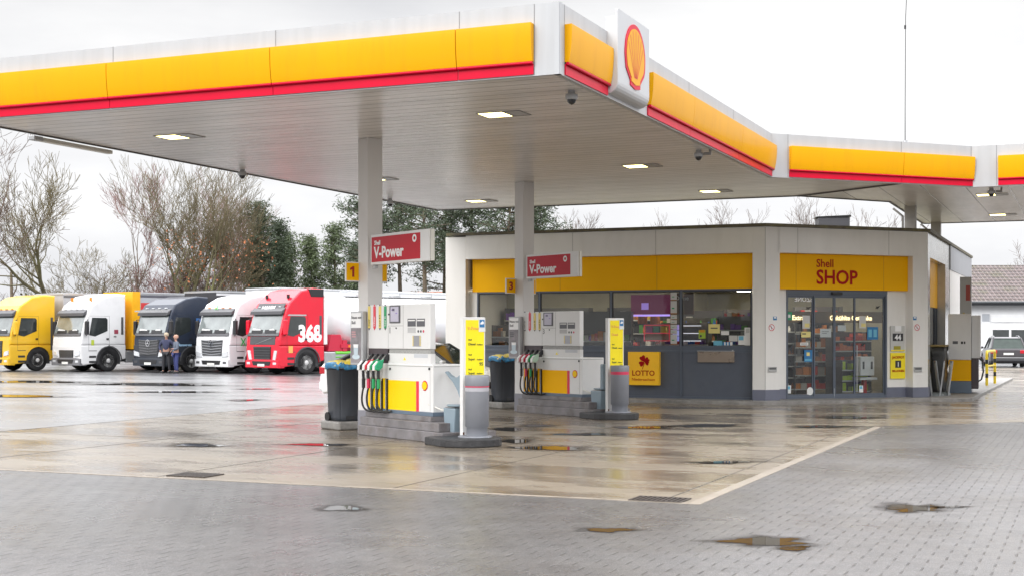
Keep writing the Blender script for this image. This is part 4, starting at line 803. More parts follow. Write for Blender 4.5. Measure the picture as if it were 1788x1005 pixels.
        if i == 0: part('lettering', MB().prism([(xc_-.055, .20), (xc_-.055, .165), (xc_-.012, .18), (xc_-.012, .05), (xc_+.03, .05), (xc_+.03, .235), (xc_+.0, .235)], -.0265, -.0245, 'y'), cmat((.35, .01, .01)), t)
        else: part('lettering', text_mb(MB(), num, .24, T((x0_+x1_)/2, -.0245, .06), .035, 'CENTER'), cmat((.35, .01, .01)), t)
    # V-Power sign
    sx0, sx1 = (lx(647), lx(749)) if i == 0 else (lx(919, 0, 1), lx(1009, 0, 1)); zz0 = (lz(463, 647), lz(487, 919, 0, 1))[i]; hh = (.515, .53)[i]; W_ = sx1-sx0
    t = thing('fuel_sign', ('large white framed red fuel brand sign on the near column', 'smaller looking red fuel brand sign on the column by the shop')[i], 'sign', (*IW(i, sx0, 0), zz0), a, 'red fuel signs')
    part('box', MB().box(0, W_, 0, .03, 0, hh, .006), PW, t); part('rear_box', MB().box(0.02, W_+.02, .035, .10, 0, hh, .006), CREAM, t)
    rw = W_*.86; part('red_panel', MB().box(.04, rw, -.004, -.0005, .045, hh-.045), RED, t)
    part('lettering', text_mb(MB(), 'V-Power', .265, T(.13, -.006, .115), .03, wscale=.98), WTXT, t); part('lettering', text_mb(MB(), 'Shell', .105, T(.135, -.006, .335), .03), WTXT, t)
    m = MB(); ring_mb(m, rw-.17, .385, .03, .065, -.006, 20); part('ring_mark', m, WTXT, t); part('bracket', MB().box(.03, .13, .02, .07, -.06, -.001), WHITEC, t)
    # end kerb, price pylon, bollard bin, wash kit
    t = thing('end_kerb', ('dark rounded kerb stone at the near end of island 1', 'dark rounded kerb stone at the near end of island 3')[i], 'kerb stone', (*IW(i, 2.95, -.03), .004), a, 'rounded island end kerbs')
    pts = [(-.42, -.45), (.12, -.52)]+[(.12+.52*math.sin(math.radians(q)), -.52*math.cos(math.radians(q))) for q in range(15, 180, 15)]+[(.12, .52), (-.42, .45)]
    part('stone', MB().prism(pts, 0, .125, 'z', .02, 3), DKST, t)
    t = thing('price_pylon', ('slim white pylon with yellow fuel list at pump 1', 'slim white pylon with yellow fuel list at pump 3, before the shop')[i], 'price pylon', (*IW(i, 2.80, .03), .13), a, 'yellow fuel price pylons')
    PH = (1.86, 1.93)[i]
    part('post', MB().box(-.05, .035, 0, .43, 0, PH, .006), PW, t)
    Rm = RZ(90); part('yellow_face', MB(Rm).box(.055, .405, -.040, -.0355, .88 if i == 0 else .80, PH-.045), mat('price_yellow', (.95, .78, .01), .35), t)
    xs = MB(Rm)
    for (s, sz, x, z) in (('Shell', .035, .10, 1.495), ('Diesel', .055, .10, 1.42), ('FuelSave', .032, .265, 1.42), ('Shell', .035, .10, 1.26), ('Super', .055, .10, 1.185), ('FuelSave', .032, .265, 1.185), ('95', .075, .31, 1.10), ('Shell', .035, .10, 1.03), ('Super', .055, .10, .965), ('FuelSave', .032, .265, .965), ('E10', .08, .27, .89+.0)):
        if i == 1: z -= .12 if z > 1.3 else .18
        if i == 1 and z < .84: continue
        text_mb(xs, s, sz, T(x, -.0425, z), .015)
    part('lettering', xs, cmat((.08, .12, .03)), t)
    xs = MB(Rm); text_mb(xs, 'V-Power', .075, T(.085, -.0425, PH-.20), .02); 
    if i == 1: text_mb(xs, 'Diesel', .07, T(.09, -.0425, PH-.36), .02)
    part('faded_lettering', xs, cmat((.85, .45, .10)), t)
    q = part('car_wash_badge', MB(Rm).box(.30, .425, -.046, -.0405, PH-.23, PH-.02), PW, t); part('badge_blue', MB(Rm).box(.312, .408, -.049, -.0465, PH-.16, PH-.04), BL, q)
    part('cloud', MB(Rm).prism([(.325, PH-.115), (.33, PH-.085), (.35, PH-.075), (.365, PH-.06), (.385, PH-.07), (.397, PH-.09), (.385, PH-.11)], -.051, -.0495, 'y'), WTXT, q)
    part('bolt', MB(Rm).box(.2, .21, -.041, -.0355, .79, .83).box(.3, .31, -.041, -.0355, .82, .86), BLK, t)
    part('rust_patch', MB(Rm).box(.0, .03, -.0365, -.035, .0, .06), cmat((.12, .05, .02), .8), t); part('end_holder', MB().box(-.14, -.07, .12, .22, 1.10, 1.62, .03), BOLL, t); part('holder_stripe', MB().box(-.145, -.065, .117, .225, 1.40, 1.46), TAPE, t)
    t = thing('litter_bollard', ('grey cylindrical litter bin with torn pink tape before pylon 1', 'grey cylindrical litter bin with red tape before pylon 3')[i], 'litter bin', (*IW(i, 3.12, .10), .13), a, 'grey cylindrical litter bins')
    part('base_plate', MB().lathe((-.05, 0, 0), [(.27, 0), (.27, .012), (.24, .02)], n=32), BOLL, t)
    part('body', MB().lathe((0, 0, .02), [(.165, 0), (.165, .13), (.185, .15), (.188, .76)], n=32), BOLL, t); part('hood', MB().lathe((0, 0, .79), [(.186, 0), (.190, .01), (.192, .15), (.18, .17), (.05, .172)], n=32), BOLL, t)
    part('tape', MB().lathe((0, 0, .775), [(.191, 0), (.191, .014 if i == 0 else .06)], n=32), TAPE, t); part('clear_tape', MB().lathe((0, 0, .71), [(.1895, 0), (.190, .055)], n=32), cmat((.4, .4, .43), .1) if i == 0 else BOLL, t)
    # wash kit
    t = thing('window_wash_station', ('grey blue bucket station with towel hook beside pylon 1', 'grey blue bucket station beside pylon 3')[i], 'wash station', (*IW(i, 2.42, .16), .13), a, 'window wash stations')
    WG = mat('wash_grey', (.24, .31, .36), .35)
    part('bucket', MB().prism([(-.14, 0), (.12, 0), (.16, .42), (-.18, .42)], -.10, .16, 'y', .02), WG, t); part('water', MB().box(-.14, .12, -.08, .14, .421, .424), BLK, t)
    part('squeegee', MB().tube([(-.52, -.16, .46), (-.25, -.08, .38), (.0, .0, .34)], .012, 8), CREAM, t)
    if i == 0: part('towel_hook', MB().prism([(-.33, .98), (-.30, .995), (-.22, .95), (-.10, .90), (.02, .91), (.14, .97), (.3, .99), (.3, .42), (.16, .44), (.12, .54), (.02, .70), (-.10, .82), (-.22, .90), (-.31, .965)], .03, .10, 'y', .01), WG, t)
    else: part('towel_hook', MB().box(.02, .14, -.02, .1, .43, .98, .03), WG, t)
    part('tray', MB().lathe((.02, .05, .44), [(.16, 0), (.19, .02), (.17, .035), (.05, .03)], n=24), WG, t)
    # wheelie bin on its stone
    g_ = ((G(603, 748)), (G(881, 711.5)))[i]; ddx, ddy = g_[0]-o[0], g_[1]-o[1]; bo = (ddx*CS+ddy*SN, -ddx*SN+ddy*CS)
    t = thing('bin_stone', ('low wet concrete block under the near wheeled bin', 'low wet concrete block under the wheeled bin by the shop')[i], 'concrete block', (*IW(i, *bo), .004), a, 'bin blocks'); part('block', MB().box(-.36, .34, -.32, .38, 0, .15, .03), STONE, t)
    t = thing('wheeled_bin', ('dark wheeled bin with blue bag and yellow lid left of pump 1', 'dark wheeled bin with blue bag and yellow lid left of pump 3')[i], 'waste bin', (*IW(i, *bo), .155), a, 'dark wheeled waste bins')
    b = bmesh.new()
    lv = [(.225, .225, .0), (.235, .24, .08), (.275, .28, .93), (.29, .295, .95), (.29, .295, 1.0)]; rings = []
    for (hx, hy, z) in lv: rings.append([b.verts.new((sx*hx, sy*hy+(.02 if z > .5 else 0), z)) for sx, sy in ((-1, -1), (1, -1), (1, 1), (-1, 1))])
    b.faces.new(rings[0][::-1]); b.faces.new(rings[-1])
    for k in range(len(rings)-1):
        for j in range(4): b.faces.new([rings[k][j], rings[k][(j+1) % 4], rings[k+1][(j+1) % 4], rings[k+1][j]])
    bmesh.ops.bevel(b, geom=[e for e in b.edges if abs(e.verts[0].co.z-e.verts[1].co.z) > .05], offset=.04, segments=3, affect='EDGES'); b.verts.index_update()
    part('body', MB().bm(b, True), BINM, t)
    for sy in (-1, 1): part('wheel', MB().cyl((-.24 if 0 else -.2, sy*.25-.02, .07), .085, .04, 'y', 16), RUB, t)
    part('foot_recess', MB().box(.222, .236, -.12, .06, .03, .13, .004), BLK, t)
    rr = random.Random(i+5); NB = 40; vs = []; prof = [(.98, .94), (1.02, .95), (1.045, .99), (1.05, 1.02), (1.02, 1.045), (.9, 1.06)]
    for s_, z in prof:
        for q in range(NB):
            t_ = 2*PI*q/NB; e = .42; cx2 = math.copysign(abs(math.cos(t_))**e, math.cos(t_)); cy2 = math.copysign(abs(math.sin(t_))**e, math.sin(t_)); wv = 1+.045*math.sin(q*2.3+z*40)+rr.uniform(-.02, .02)
            vs.append((.30*s_*cx2*wv, .305*s_*cy2*wv+.02, z+.018*math.sin(q*1.1+i)))
    bg_ = MB(); bg_.add(vs, [(k*NB+q, k*NB+(q+1) % NB, (k+1)*NB+(q+1) % NB, (k+1)*NB+q) for k in range(5) for q in range(NB)], True); part('liner_bag', bg_, BAG, t)
    ld = []
    for s_, z in ((1.10, 1.025), (1.07, 1.065), (.85, 1.09), (.4, 1.10)):
        for q in range(NB):
            t_ = 2*PI*q/NB; e = .45; ld.append((.275*s_*math.copysign(abs(math.cos(t_))**e, math.cos(t_)), .285*s_*math.copysign(abs(math.sin(t_))**e, math.sin(t_))+.02, z+.012*math.sin(q*1.7+z*9)+.02*math.sin(t_)))
    l_ = MB(); l_.add(ld, [(k*NB+q, k*NB+(q+1) % NB, (k+1)*NB+(q+1) % NB, (k+1)*NB+q) for k in range(3) for q in range(NB)]+[tuple(range(3*NB, 4*NB))], True); part('lid', l_, BAGY, t)
# pump beside the shop, hoop, right side things
t = thing('fuel_pump', 'narrow white and yellow fuel pump on the walkway right of the shop', 'fuel pump', (2.62, 23.75, ZF), 3); PWR = PW
part('base', MB().box(0, .62, 0, 1.1, 0, .34, .01), PG, t); part('yellow_panel', MB().box(.01, .61, -.004, 1.09, .345, .93), YEL, t); part('upper_housing', MB().box(.0, .62, .0, 1.1, .935, 2.22, .015), PW, t)
part('plate', MB().box(.12, .26, -.004, 0, 1.38, 1.46), DSTK, t); part('pictogram', MB().box(.34, .40, -.004, 0, 1.38, 1.45).box(.42, .46, -.004, 0, 1.38, 1.45), BLK, t)
part('display_head', MB().box(.63, .86, .1, 1.0, .98, 2.18, .01), PW, t); part('nozzle_bay', MB().box(.621, .80, .05, 1.0, .12, .979), DGR, t)
for k in range(3):
    q = part('nozzle', MB().prism([(.80, 1.05), (.90, 1.02), (.95, .92), (.92, .86), (.82, .95)], .15+.25*k, .22+.25*k, 'y', .01), cmat(((.03, .03, .03), (.7, .02, .05), (.03, .03, .03))[k], .4), t)
    part('hose', MB().tube([(.90, .18+.25*k, .9), (.93, .18+.25*k, .6), (.88, .16+.25*k, .38), (.76, .12+.25*k, .30), (.72, .1+.25*k, .42)], .02, 8), HOSE, q)
t = thing('fuel_sign', 'white post with small red sign behind the right side pump', 'sign', (LN(1676, (0, 26.2), (1, 0)), 26.2, ZF), 3); part('post', MB().box(0, .33, 0, .22, 0, 3.35, .01), WHITEC, t); part('red_panel', MB().box(.17, .29, -.005, -.001, 2.65, 3.1), cmat((.35, .06, .05)), t); part('print', MB().box(.08, .14, -.005, -.001, 2.0, 2.3), cmat((.5, .42, .2)), t)
hp = G(1723, 672); hq = G(1737, 668)
hp = G(1723, 672, ZF); hq = G(1737, 668.5, ZF); hL = math.hypot(hq[0]-hp[0], hq[1]-hp[1])
t = thing('barrier_hoop', 'yellow and black striped steel hoop barrier at the walkway end', 'barrier', (*hp, ZF), math.degrees(math.atan2(hq[1]-hp[1], hq[0]-hp[0])))
part('hoop', MB().tube([(-.0, 0, 0), (0, 0, 1.0), (.05, 0, 1.08), (.12, 0, 1.1), (hL-.12, 0, 1.1), (hL-.05, 0, 1.08), (hL, 0, 1.0), (hL, 0, 0)], .045, 12), cmat((.75, .55, .02), .35), t)
part('crossbar', MB().tube([(.04, 0, .62), (hL-.04, 0, .62)], .03, 10), cmat((.75, .55, .02), .35), t)
for z in (.7, .25): part('black_stripe', MB().cyl((0, 0, z), .0475, .14).cyl((hL, 0, z), .0475, .14), BLK, t)
# ================================================================ VEHICLES
GLD = mat('vehicle_glass', (.20, .225, .22), .08, var=.25, scale=1.5, spec=.9, coat=1, metal=.15)
GLK = mat('side_glass', (.03, .035, .035), .06, var=.3, scale=2, coat=.6)
RIM = mat('wheel_rim', (.62, .62, .61), .4, metal=.1, var=.12); CHR = mat('headlamp_glass', (.70, .72, .74), .12, metal=.3, coat=.8)
UND = mat('chassis_dark', (.03, .03, .032), .6, var=.3); ORL = cmat((.75, .22, .02), .3); PLATE = cmat((.72, .72, .68), .4)
def wheel(parent, x, y, r, wd, out, twin=False):
    s = out; o = MB(); o.lathe((x, y, r), [(r*.60, -.0), (r*.93, .0), (r*.99, s*-.03), (r, s*-.08), (r, -s*(wd-.06)), (r*.94, -s*wd), (r*.6, -s*wd)], 'x', 28); w_ = part('wheel', o, RUB, parent)
    h = MB(); h.lathe((x, y, r), [(r*.60, -s*.0), (r*.565, s*.0), (r*.53, -s*.05), (r*.42, -s*.09), (r*.30, -s*.08), (r*.26, -s*.02), (r*.16, s*.01), (.001, s*.015)], 'x', 24); part('rim', h, RIM, w_)
    hl = MB()
    for k in range(10):
        t = 2*PI*k/10; hl.cyl((x-s*.075-(.01 if s < 0 else 0), y+r*.36*math.cos(t), r+r*.36*math.sin(t)), .035*r*1.4, .012, 'x', 8)
    part('rim_holes', hl, BLK, w_); return w_
def slab(parent, nm, A, B_, x0, x1, off, th, m, taper=0, bev=.01):
    """plate standing on the profile line A->B ((y,z) pairs), between x0 and x1, proud by off"""
    (ya, za), (yb, zb) = A, B_; dy, dz = yb-ya, zb-za; l = math.hypot(dy, dz); ny, nz_ = -dz/l, dy/l
    if ny > 0: ny, nz_ = -ny, -nz_
    v = []
    for o_ in (off-th, off):
        for (y, z, tp) in ((ya, za, 0), (yb, zb, taper)): v += [(x0+tp, y+ny*o_, z+nz_*o_), (x1-tp, y+ny*o_, z+nz_*o_)]
    b = bmesh.new(); q = [b.verts.new(c) for c in v]
    for f in ((0, 1, 3, 2), (4, 6, 7, 5), (0, 4, 5, 1), (2, 3, 7, 6), (0, 2, 6, 4), (1, 5, 7, 3)): b.faces.new([q[i] for i in f])
    if bev: bmesh.ops.bevel(b, geom=b.edges[:], offset=bev, segments=1, affect='EDGES')
    bmesh.ops.recalc_face_normals(b, faces=b.faces[:]); b.verts.index_update(); return part(nm, MB().bm(b), m, parent)
def truck(label, pos, rz, c, low, top=3.62, visor='dark', grille='bars', lowcol=None, trailer=None, star=False, seed=0, roofc=None, cabback=.92, vis=True):
    t = thing('truck', label, 'truck', (*pos, 0), rz, 'lorries parked in a row at the back of the yard'); W = 1.24
    paint = mat('paint_%s' % seed, c, .28, var=.03, coat=.3 if seed != 3 else .05, spec=.4, dirt=tuple(x*.6+.03 for x in c), dscale=1.5, damt=.4); lowm = mat('paintlow_%s' % seed, low, .35, coat=.3, var=.03)
    dk = mat('trim_grey', (.07, .07, .075), .45, var=.08)
    arch = [(.66*math.cos(a), .52+.66*math.sin(a)) for a in [math.radians(q) for q in range(0, 181, 18)]]
    wsA, wsB = (-1.43, 1.78), (-1.17, 2.66)
    low_ = [(cabback, 1.25), (cabback, .60), (.68, .55)]+[p for p in arch if p[1] > .5]+[(-.70, .40), (-1.38, .32), (-1.47, .42), (-1.50, .95), (-1.50, 1.25)]
    up_ = [(-1.50, 1.252), (-1.49, 1.5), wsA, wsB, (-1.12, 2.80), (-.92, 3.12), (-.3, top-.12), (.35, top), (cabback, top-.03), (cabback, 1.252)]
    hoodish = part('lower_body', MB().prism([p for p in low_], -W, W, 'x', .05), lowm, t)
    part('cab', MB().prism(up_, -W, W, 'x', .11, 3), paint, t)
    part('wheel_well', MB().box(-W+.05, W-.05, -.64, .64, .35, 1.17), UND, t)
    slab(t, 'windscreen', (wsA[0], wsA[1]+.04), wsB, -W+.09, W-.09, .012, .03, GLD, .05)
    slab(t, 'wiper', (-1.44, 1.80), (-1.40, 1.95), -.9, -.1, .03, .015, BLK, 0, 0); slab(t, 'wiper', (-1.44, 1.80), (-1.40, 1.95), .1, .9, .03, .015, BLK, 0, 0)
    slab(t, 'windscreen_base', (-1.49, 1.68), (-1.43, 1.815), -W+.07, W-.07, .014, .03, dk)
    vm = dk if visor == 'dark' else paint
    part('sun_visor', MB().prism([(-1.19, 2.66), (-1.34, 2.62), (-1.32, 2.76), (-1.10, 2.92)], -W+.06, W-.06, 'x', .03), vm, t)
    # grille and bumper
    fy = -1.50
    if grille == 'red': slab(t, 'upper_panel', (fy, 1.30), (fy+.02, 1.66), -.95, .95, .012, .02, dk); part('diagonal_trim', MB().prism([(-.55, 1.32), (-.50, 1.32), (.75, 1.60), (.68, 1.60)], fy-.02, fy-.013, 'y'), ALU, t)
    gz0, gz1, gw = {'bars': (.62, 1.45, .62), 'wide': (.62, 1.02, .62), 'star': (.80, 1.50, .78), 'red': (.55, 1.22, .66)}[grille]
    g_ = part('grille', MB().prism([(-gw, gz1), (gw, gz1), (gw*.9, gz0), (-gw*.9, gz0)], fy-.025, fy+.05, 'y', .015), BLK if grille != 'star' else dk, t)
    sl_ = MB(); n_ = 6
    for k in range(n_):
        z = gz0+.05+(gz1-gz0-.1)*k/(n_-1); ww = gw*(.88+.1*(z-gz0)/(gz1-gz0))
        if grille == 'star': sl_.prism([(-ww, z+.03), (0, z-.02), (ww, z+.03), (ww, z+.065), (0, z+.015), (-ww, z+.065)], fy-.06, fy-.026, 'y')
        else: sl_.box(-ww, ww, fy-.045, fy-.026, z-.014, z+.014)
    part('slats', sl_, cmat((.28, .29, .30) if seed == 4 else (.12, .125, .13), .35) if grille == 'star' else dk, g_)
    if star:
        m = MB(); ring_mb(m, 0, 1.36, .135, .16, fy-.085, 28)
        for k in range(3):
            a_ = math.radians(90+120*k); m.poly([(.14*math.cos(a_), fy-.086, 1.36+.14*math.sin(a_)), (.025*math.cos(a_-PI/2), fy-.086, 1.36+.025*math.sin(a_-PI/2)), (.025*math.cos(a_+PI/2), fy-.086, 1.36+.025*math.sin(a_+PI/2))])
        part('emblem', m, mat('chrome', (.75, .76, .78), .15, metal=.9), t); part('emblem_post', MB().cyl((0, fy-.08, 1.36), .05, .06, 'y', 12), BLK, t)
    bm_ = lowm if not lowcol else mat('bumper_%s' % seed, lowcol, .4)
    part('bumper', MB().prism([(-1.22, .30), (1.22, .30), (1.23, .62), (.85, .66), (-.85, .66), (-1.23, .62)], fy-.06, fy+.3, 'y', .03), bm_, t)
    part('lower_intake', MB().prism([(-.62, .40), (.62, .40), (.7, .58), (-.7, .58)], fy-.07, fy-.055, 'y'), BLK, t)
    part('number_plate', MB().box(-.26, .26, fy-.085, fy-.071, .36, .47), PLATE, t)
    for x in (-.75, -.25, .25, .75): part('marker_light', MB().box(x-.07, x+.07, -1.13, -1.05, 2.93, 2.975, .008), ORL if seed in (1, 4) else CHR, t)
    part('dash_papers', MB().prism([(-.9, 1.90), (-.2, 1.88), (-.25, 1.97), (-.8, 2.02)], -1.435, -1.428, 'y').prism([(.35, 1.88), (.85, 1.9), (.75, 2.0), (.45, 1.98)], -1.435, -1.428, 'y'), PAPER, t)
    for s in (-1, 1):
        if grille == 'red': part('headlight', MB().prism([(s*.78, .60), (s*.98, .62), (s*1.12, 1.05), (s*.90, 1.05)], fy-.03, fy+.02, 'y', .01), CHR, t)
        else: part('headlight', MB().prism([(s*.74, .72), (s*1.16, .78), (s*1.18, 1.0), (s*.80, .93)], fy-.035, fy+.02, 'y', .012), CHR, t)
        part('fog_lamp', MB().box(s*.86, s*1.1, fy-.068, fy-.05, .44, .54, .005), CHR if grille != 'star' else dk, t)
        # doors
        X = s*(W+.003)
        dr = MB(); e = .008
        for (a, b_) in (((-1.08, 2.55), (-1.08, 1.0)), ((-1.08, 1.0), (-.66, .98)), ((.02, 1.25), (.02, 2.62)), ((.02, 2.62), (-1.02, 2.62))):
            dr.box(X-.004, X, min(a[0], b_[0])-e/2, max(a[0], b_[0])+e/2, min(a[1], b_[1])-e/2, max(a[1], b_[1])+e/2)
        part('door_seam', dr, UND, t)
        part('side_window', MB().prism([(-1.06, 1.72), (-.75, 1.66), (-.08, 1.92), (-.08, 2.46), (-.16, 2.54), (-.90, 2.54)], X-.01*s, X+.004*s, 'x'), GLK, t)
        part('door_handle', MB().box(X-.01*s, X+.02*s, -.14, -.02, 1.50, 1.58, .004), BLK, t)
        part('air_fin', MB().box(X-.006*s, X+.008*s, cabback-.26, cabback-.14, 1.0 if seed == 1 else 1.75, 2.58), dk, t)
        part('steps', MB().box(X-.12*s, X+.005*s, -1.06, -.70, .42, .52).box(X-.12*s, X+.005*s, -1.06, -.70, .66, .76), UND, t)
        mm = part('mirror_arm', MB().tube([(s*1.22, -1.12, 2.45), (s*1.38, -1.25, 2.42), (s*1.40, -1.25, 2.35)], .022, 6).tube([(s*1.22, -1.2, 1.70), (s*1.38, -1.27, 1.72)], .022, 6), BLK, t); part('mirror', MB().box(s*1.30, s*1.50, -1.36, -1.20, 1.74, 2.38, .04), paint if seed in (1, 5) else BLK, mm)
        fl = MB()
        for q in range(10):
            a0, a1 = math.radians(q*18), math.radians(q*18+18); fl.add([(X, .65*math.cos(a0), .52+.65*math.sin(a0)), (X, .70*math.cos(a0), .52+.70*math.sin(a0)), (X, .70*math.cos(a1), .52+.70*math.sin(a1)), (X, .65*math.cos(a1), .52+.65*math.sin(a1)), (X+.03*s, .65*math.cos(a0), .52+.65*math.sin(a0)), (X+.03*s, .70*math.cos(a0), .52+.70*math.sin(a0)), (X+.03*s, .70*math.cos(a1), .52+.70*math.sin(a1)), (X+.03*s, .65*math.cos(a1), .52+.65*math.sin(a1))], [(4, 5, 6, 7), (1, 2, 6, 5), (0, 4, 7, 3)])
        part('wheel_arch_trim', fl, lowm if seed in (1, 4) else dk, t)
        wheel(t, s*1.19, 0, .52, .32, s)
        wheel(t, s*1.19, 3.7, .52, .6, s)
        part('side_fairing', MB().box(s*1.0, s*1.18, .95+.02, 2.95, .42, .98, .04), mat('tank_alu', (.40, .41, .42), .35, metal=.6, var=.1), t)
        if seed in (2, 5): part('roof_beacon', MB().cyl((s*.8, -.7, 3.32), .07, .17, 'z', 10), ORL if seed == 2 else BLK, t)
    part('chassis', MB().box(-.5, .5, -1.2, 4.6, .62, .90), UND, t)
    part('roof_fairing_vent', MB().prism([(-.62, 3.30), (-.55, 3.36), (-.1, top+.005), (-.16, top-.05)], -.9, .9, 'x'), paint, t) if 0 else None
    if trailer: trailer(t, W)
    return t
def box_trailer(c, front=None, side=None, stripe=None, top=3.78, nm='cc'):
    def f(t, W):
        m = mat('tarp_%s' % nm, c, .5, var=.06, scale=2, stretch=(1, 2, .3), bump=.2, bscale=3)
        o = part('trailer', MB().box(-1.25, 1.25, 1.35, 14.6, 1.12, top, .02), m, t)
        part('trailer_rail', MB().box(-1.262, 1.262, 1.33, 14.61, top-.10, top-.02).box(-1.262, 1.262, 1.33, 14.61, 1.10, 1.2), ALU, o)
        if front: part('trailer_front_frame', MB().box(-1.26, 1.27, 1.28, 1.345, 1.05, top+.02).box(.95, 1.275, 1.347, 1.7, 1.05, top+.02), mat('front_%s' % nm, front, .4), o)
        if side: part('side_tarp', MB().box(-1.256, 1.256, 1.75, 6.5, 1.25, top-.5), mat('side_%s' % nm, side, .5), o)
        if stripe: part('stripe', MB().box(1.251, 1.256, 1.36, 8, top-.24, top-.13), mat('stripe_%s' % nm, stripe, .5), o)
        part('trailer_chassis', MB().box(-.5, .5, 3.5, 14.2, .85, 1.1), UND, o)
        for y in (9.2, 10.5, 11.8):
            for s in (-1, 1): part('trailer_wheel', MB().lathe((s*1.22, y, .5), [(.001, 0), (.28, 0), (.30, s*.0), (.46, .0), (.5, -s*.05), (.5, -s*.33), (.3, -s*.35)], 'x', 20), RUB, o)
        part('side_guard', MB().box(1.18, 1.22, 5, 8.3, .55, .62).box(1.18, 1.22, 5, 8.3, .85, .92), ALU, o)
    return f
def tank_trailer(t, W):
    o = part('tank', MB().lathe((0, 2.0, 2.30), [(.001, -.12), (.5, -.10), (.9, .02), (1.10, .22), (1.19, .55), (1.20, 11.5), (1.1, 11.9), (.001, 12.1)], 'y', 36), mat('tank_white', (.74, .74, .75), .12, coat=.6, var=.02, metal=.15), t)
    r_ = MB(); r_.box(-.35, .35, 2.8, 13.2, 3.48, 3.51)
    for s in (-1, 1): r_.tube([(s*.42, 3.0, 3.50), (s*.42, 3.1, 3.72), (s*.42, 13, 3.72), (s*.42, 13.1, 3.50)], .022, 6)
    for y in (4, 6, 8, 10, 12): r_.cyl((0, y, 3.48), .26, .10); r_.tube([(.42, y, 3.50), (.42, y, 3.72)], .018, 6)
    part('walkway_rail', r_, ALU, o)
    part('tank_frame', MB().box(-.55, .55, 1.6, 13.5, 1.02, 1.28).box(-1.18, 1.18, 2.0, 2.25, 1.0, 1.5).box(.9, 1.2, 1.9, 8, 1.15, 1.32), cmat((.50, .02, .05), .35), o)
    part('fender', MB().prism([(1.2, 1.0), (1.4, 1.75), (1.9, 1.75), (2.2, 1.0)], .8, 1.15, 'x', .02), cmat((.50, .02, .05), .35), o); part('marker_lamp', MB().box(1.201, 1.215, 2.3, 2.7, 1.17, 1.27).box(1.201, 1.215, 4.5, 4.9, 1.17, 1.27), ORL, o)
    part('hose_tube', MB().cyl((1.12, 1.6, .92), .085, 7, 'y', 10).cyl((1.12, 1.6, .74), .07, 7, 'y', 10), cmat((.12, .45, .04), .35), o); part('hose_clamp', MB().box(1.02, 1.215, 2.6, 2.66, .66, 1.02).box(1.02, 1.215, 4.2, 4.26, .66, 1.02).box(1.02, 1.215, 5.8, 5.86, .66, 1.02), BLK, o)
    for y in (8.9, 10.2, 11.5):
        for s in (-1, 1): part('trailer_wheel', MB().lathe((s*1.22, y, .5), [(.001, 0), (.28, 0), (.46, .0), (.5, -s*.05), (.5, -s*.33), (.3, -s*.35)], 'x', 20), RUB, o)
    part('air_hoses', MB().tube([(.3, 1.0, 1.5), (.4, 1.3, 1.1), (.5, 1.6, 1.2), (.5, 1.9, 1.6)], .02, 6).tube([(-.1, 1.0, 1.6), (0, 1.3, 1.2), (.1, 1.6, 1.3), (.1, 1.9, 1.5)], .02, 6), BLK, o)
    part('side_guard', MB().box(1.1, 1.14, 4.4, 8.1, .42, .52), ALU, o)
def tpos(px, py, rz, off=1.20):
    g = G(px, py); r = math.radians(rz); return (g[0]-off*math.cos(r), g[1]-off*math.sin(r))
def side_text(t, s, size, y, z, m, bold=.02, W=1.246): return part('lettering', text_mb(MB(), s, size, T(W, y, z)@RZ(90), bold), m, t)
t = truck('yellow lorry cab with grey trailer, cut by the left picture edge', tpos(66, 646.6, -17), -17, (.78, .46, .02), (.74, .44, .02), 3.66, trailer=box_trailer((.42, .42, .43), stripe=(.12, .12, .12), nm='a'), seed=1, grille='bars')
t = truck('white lorry cab with orange roof beacons, second from the left', tpos(189.5, 647.6, -18), -18, (.74, .74, .74), (.70, .70, .70), 3.68, grille='wide', lowcol=(.16, .16, .17), trailer=box_trailer((.42, .43, .46), front=(.85, .42, .01), side=(.60, .05, .05), stripe=(.10, .10, .12), nm='b'), seed=2)
slab(t, 'badge_panel', (-1.5, 1.12), (-1.49, 1.60), -1.0, 1.0, .010, .02, MC['paint_2']); side_text(t, '480', .10, .25, 1.62, BTXT); part('green_badge', MB().box(1.243, 1.247, -.95, -.80, 1.25, 1.5), cmat((.45, .55, .05)), t); part('maroon_badge', MB().box(1.243, 1.247, .28, .50, 1.78, 1.98), cmat((.3, .05, .08)), t)
part('air_intake', MB().prism([(-.2, 1.02), (.02, 1.02), (.04, 1.25), (-.06, 1.22)], 1.242, 1.25, 'x'), BLK, t)
t = truck('black lorry cab with star emblem behind the two standing people', tpos(334.7, 649, -18), -18, (.022, .030, .050), (.022, .027, .038), 3.52, grille='star', star=True, trailer=box_trailer((.035, .035, .04), stripe=(.55, .55, .56), nm='c', top=3.82), seed=3)
part('chrome_strip', MB().box(-1.1, 1.1, -1.53, -1.505, 2.80, 2.86), ALU, t); q = part('blue_badge', MB().box(1.243, 1.247, .22, .58, 2.0, 2.5), cmat((.05, .16, .42)), t); part('lettering', text_mb(MB(), 'M', .42, T(1.249, .24, 2.08)@RZ(90), .03), WTXT, q)
side_text(t, 'Hansetrans', .17, -.80, 1.22, cmat((.35, .55, .75))); part('fuel_tank', MB().box(.9, 1.15, 1.0, 2.9, .4, .98, .06), ALU, t)
CLG = cmat((.06, .50, .12), .4)
t = truck('white lorry cab with star emblem and green cross mark on the door', tpos(446, 650.5, -18), -18, (.74, .74, .75), (.68, .69, .70), 3.56, grille='star', star=True, trailer=box_trailer((.66, .67, .68), nm='d', top=3.9), seed=4)
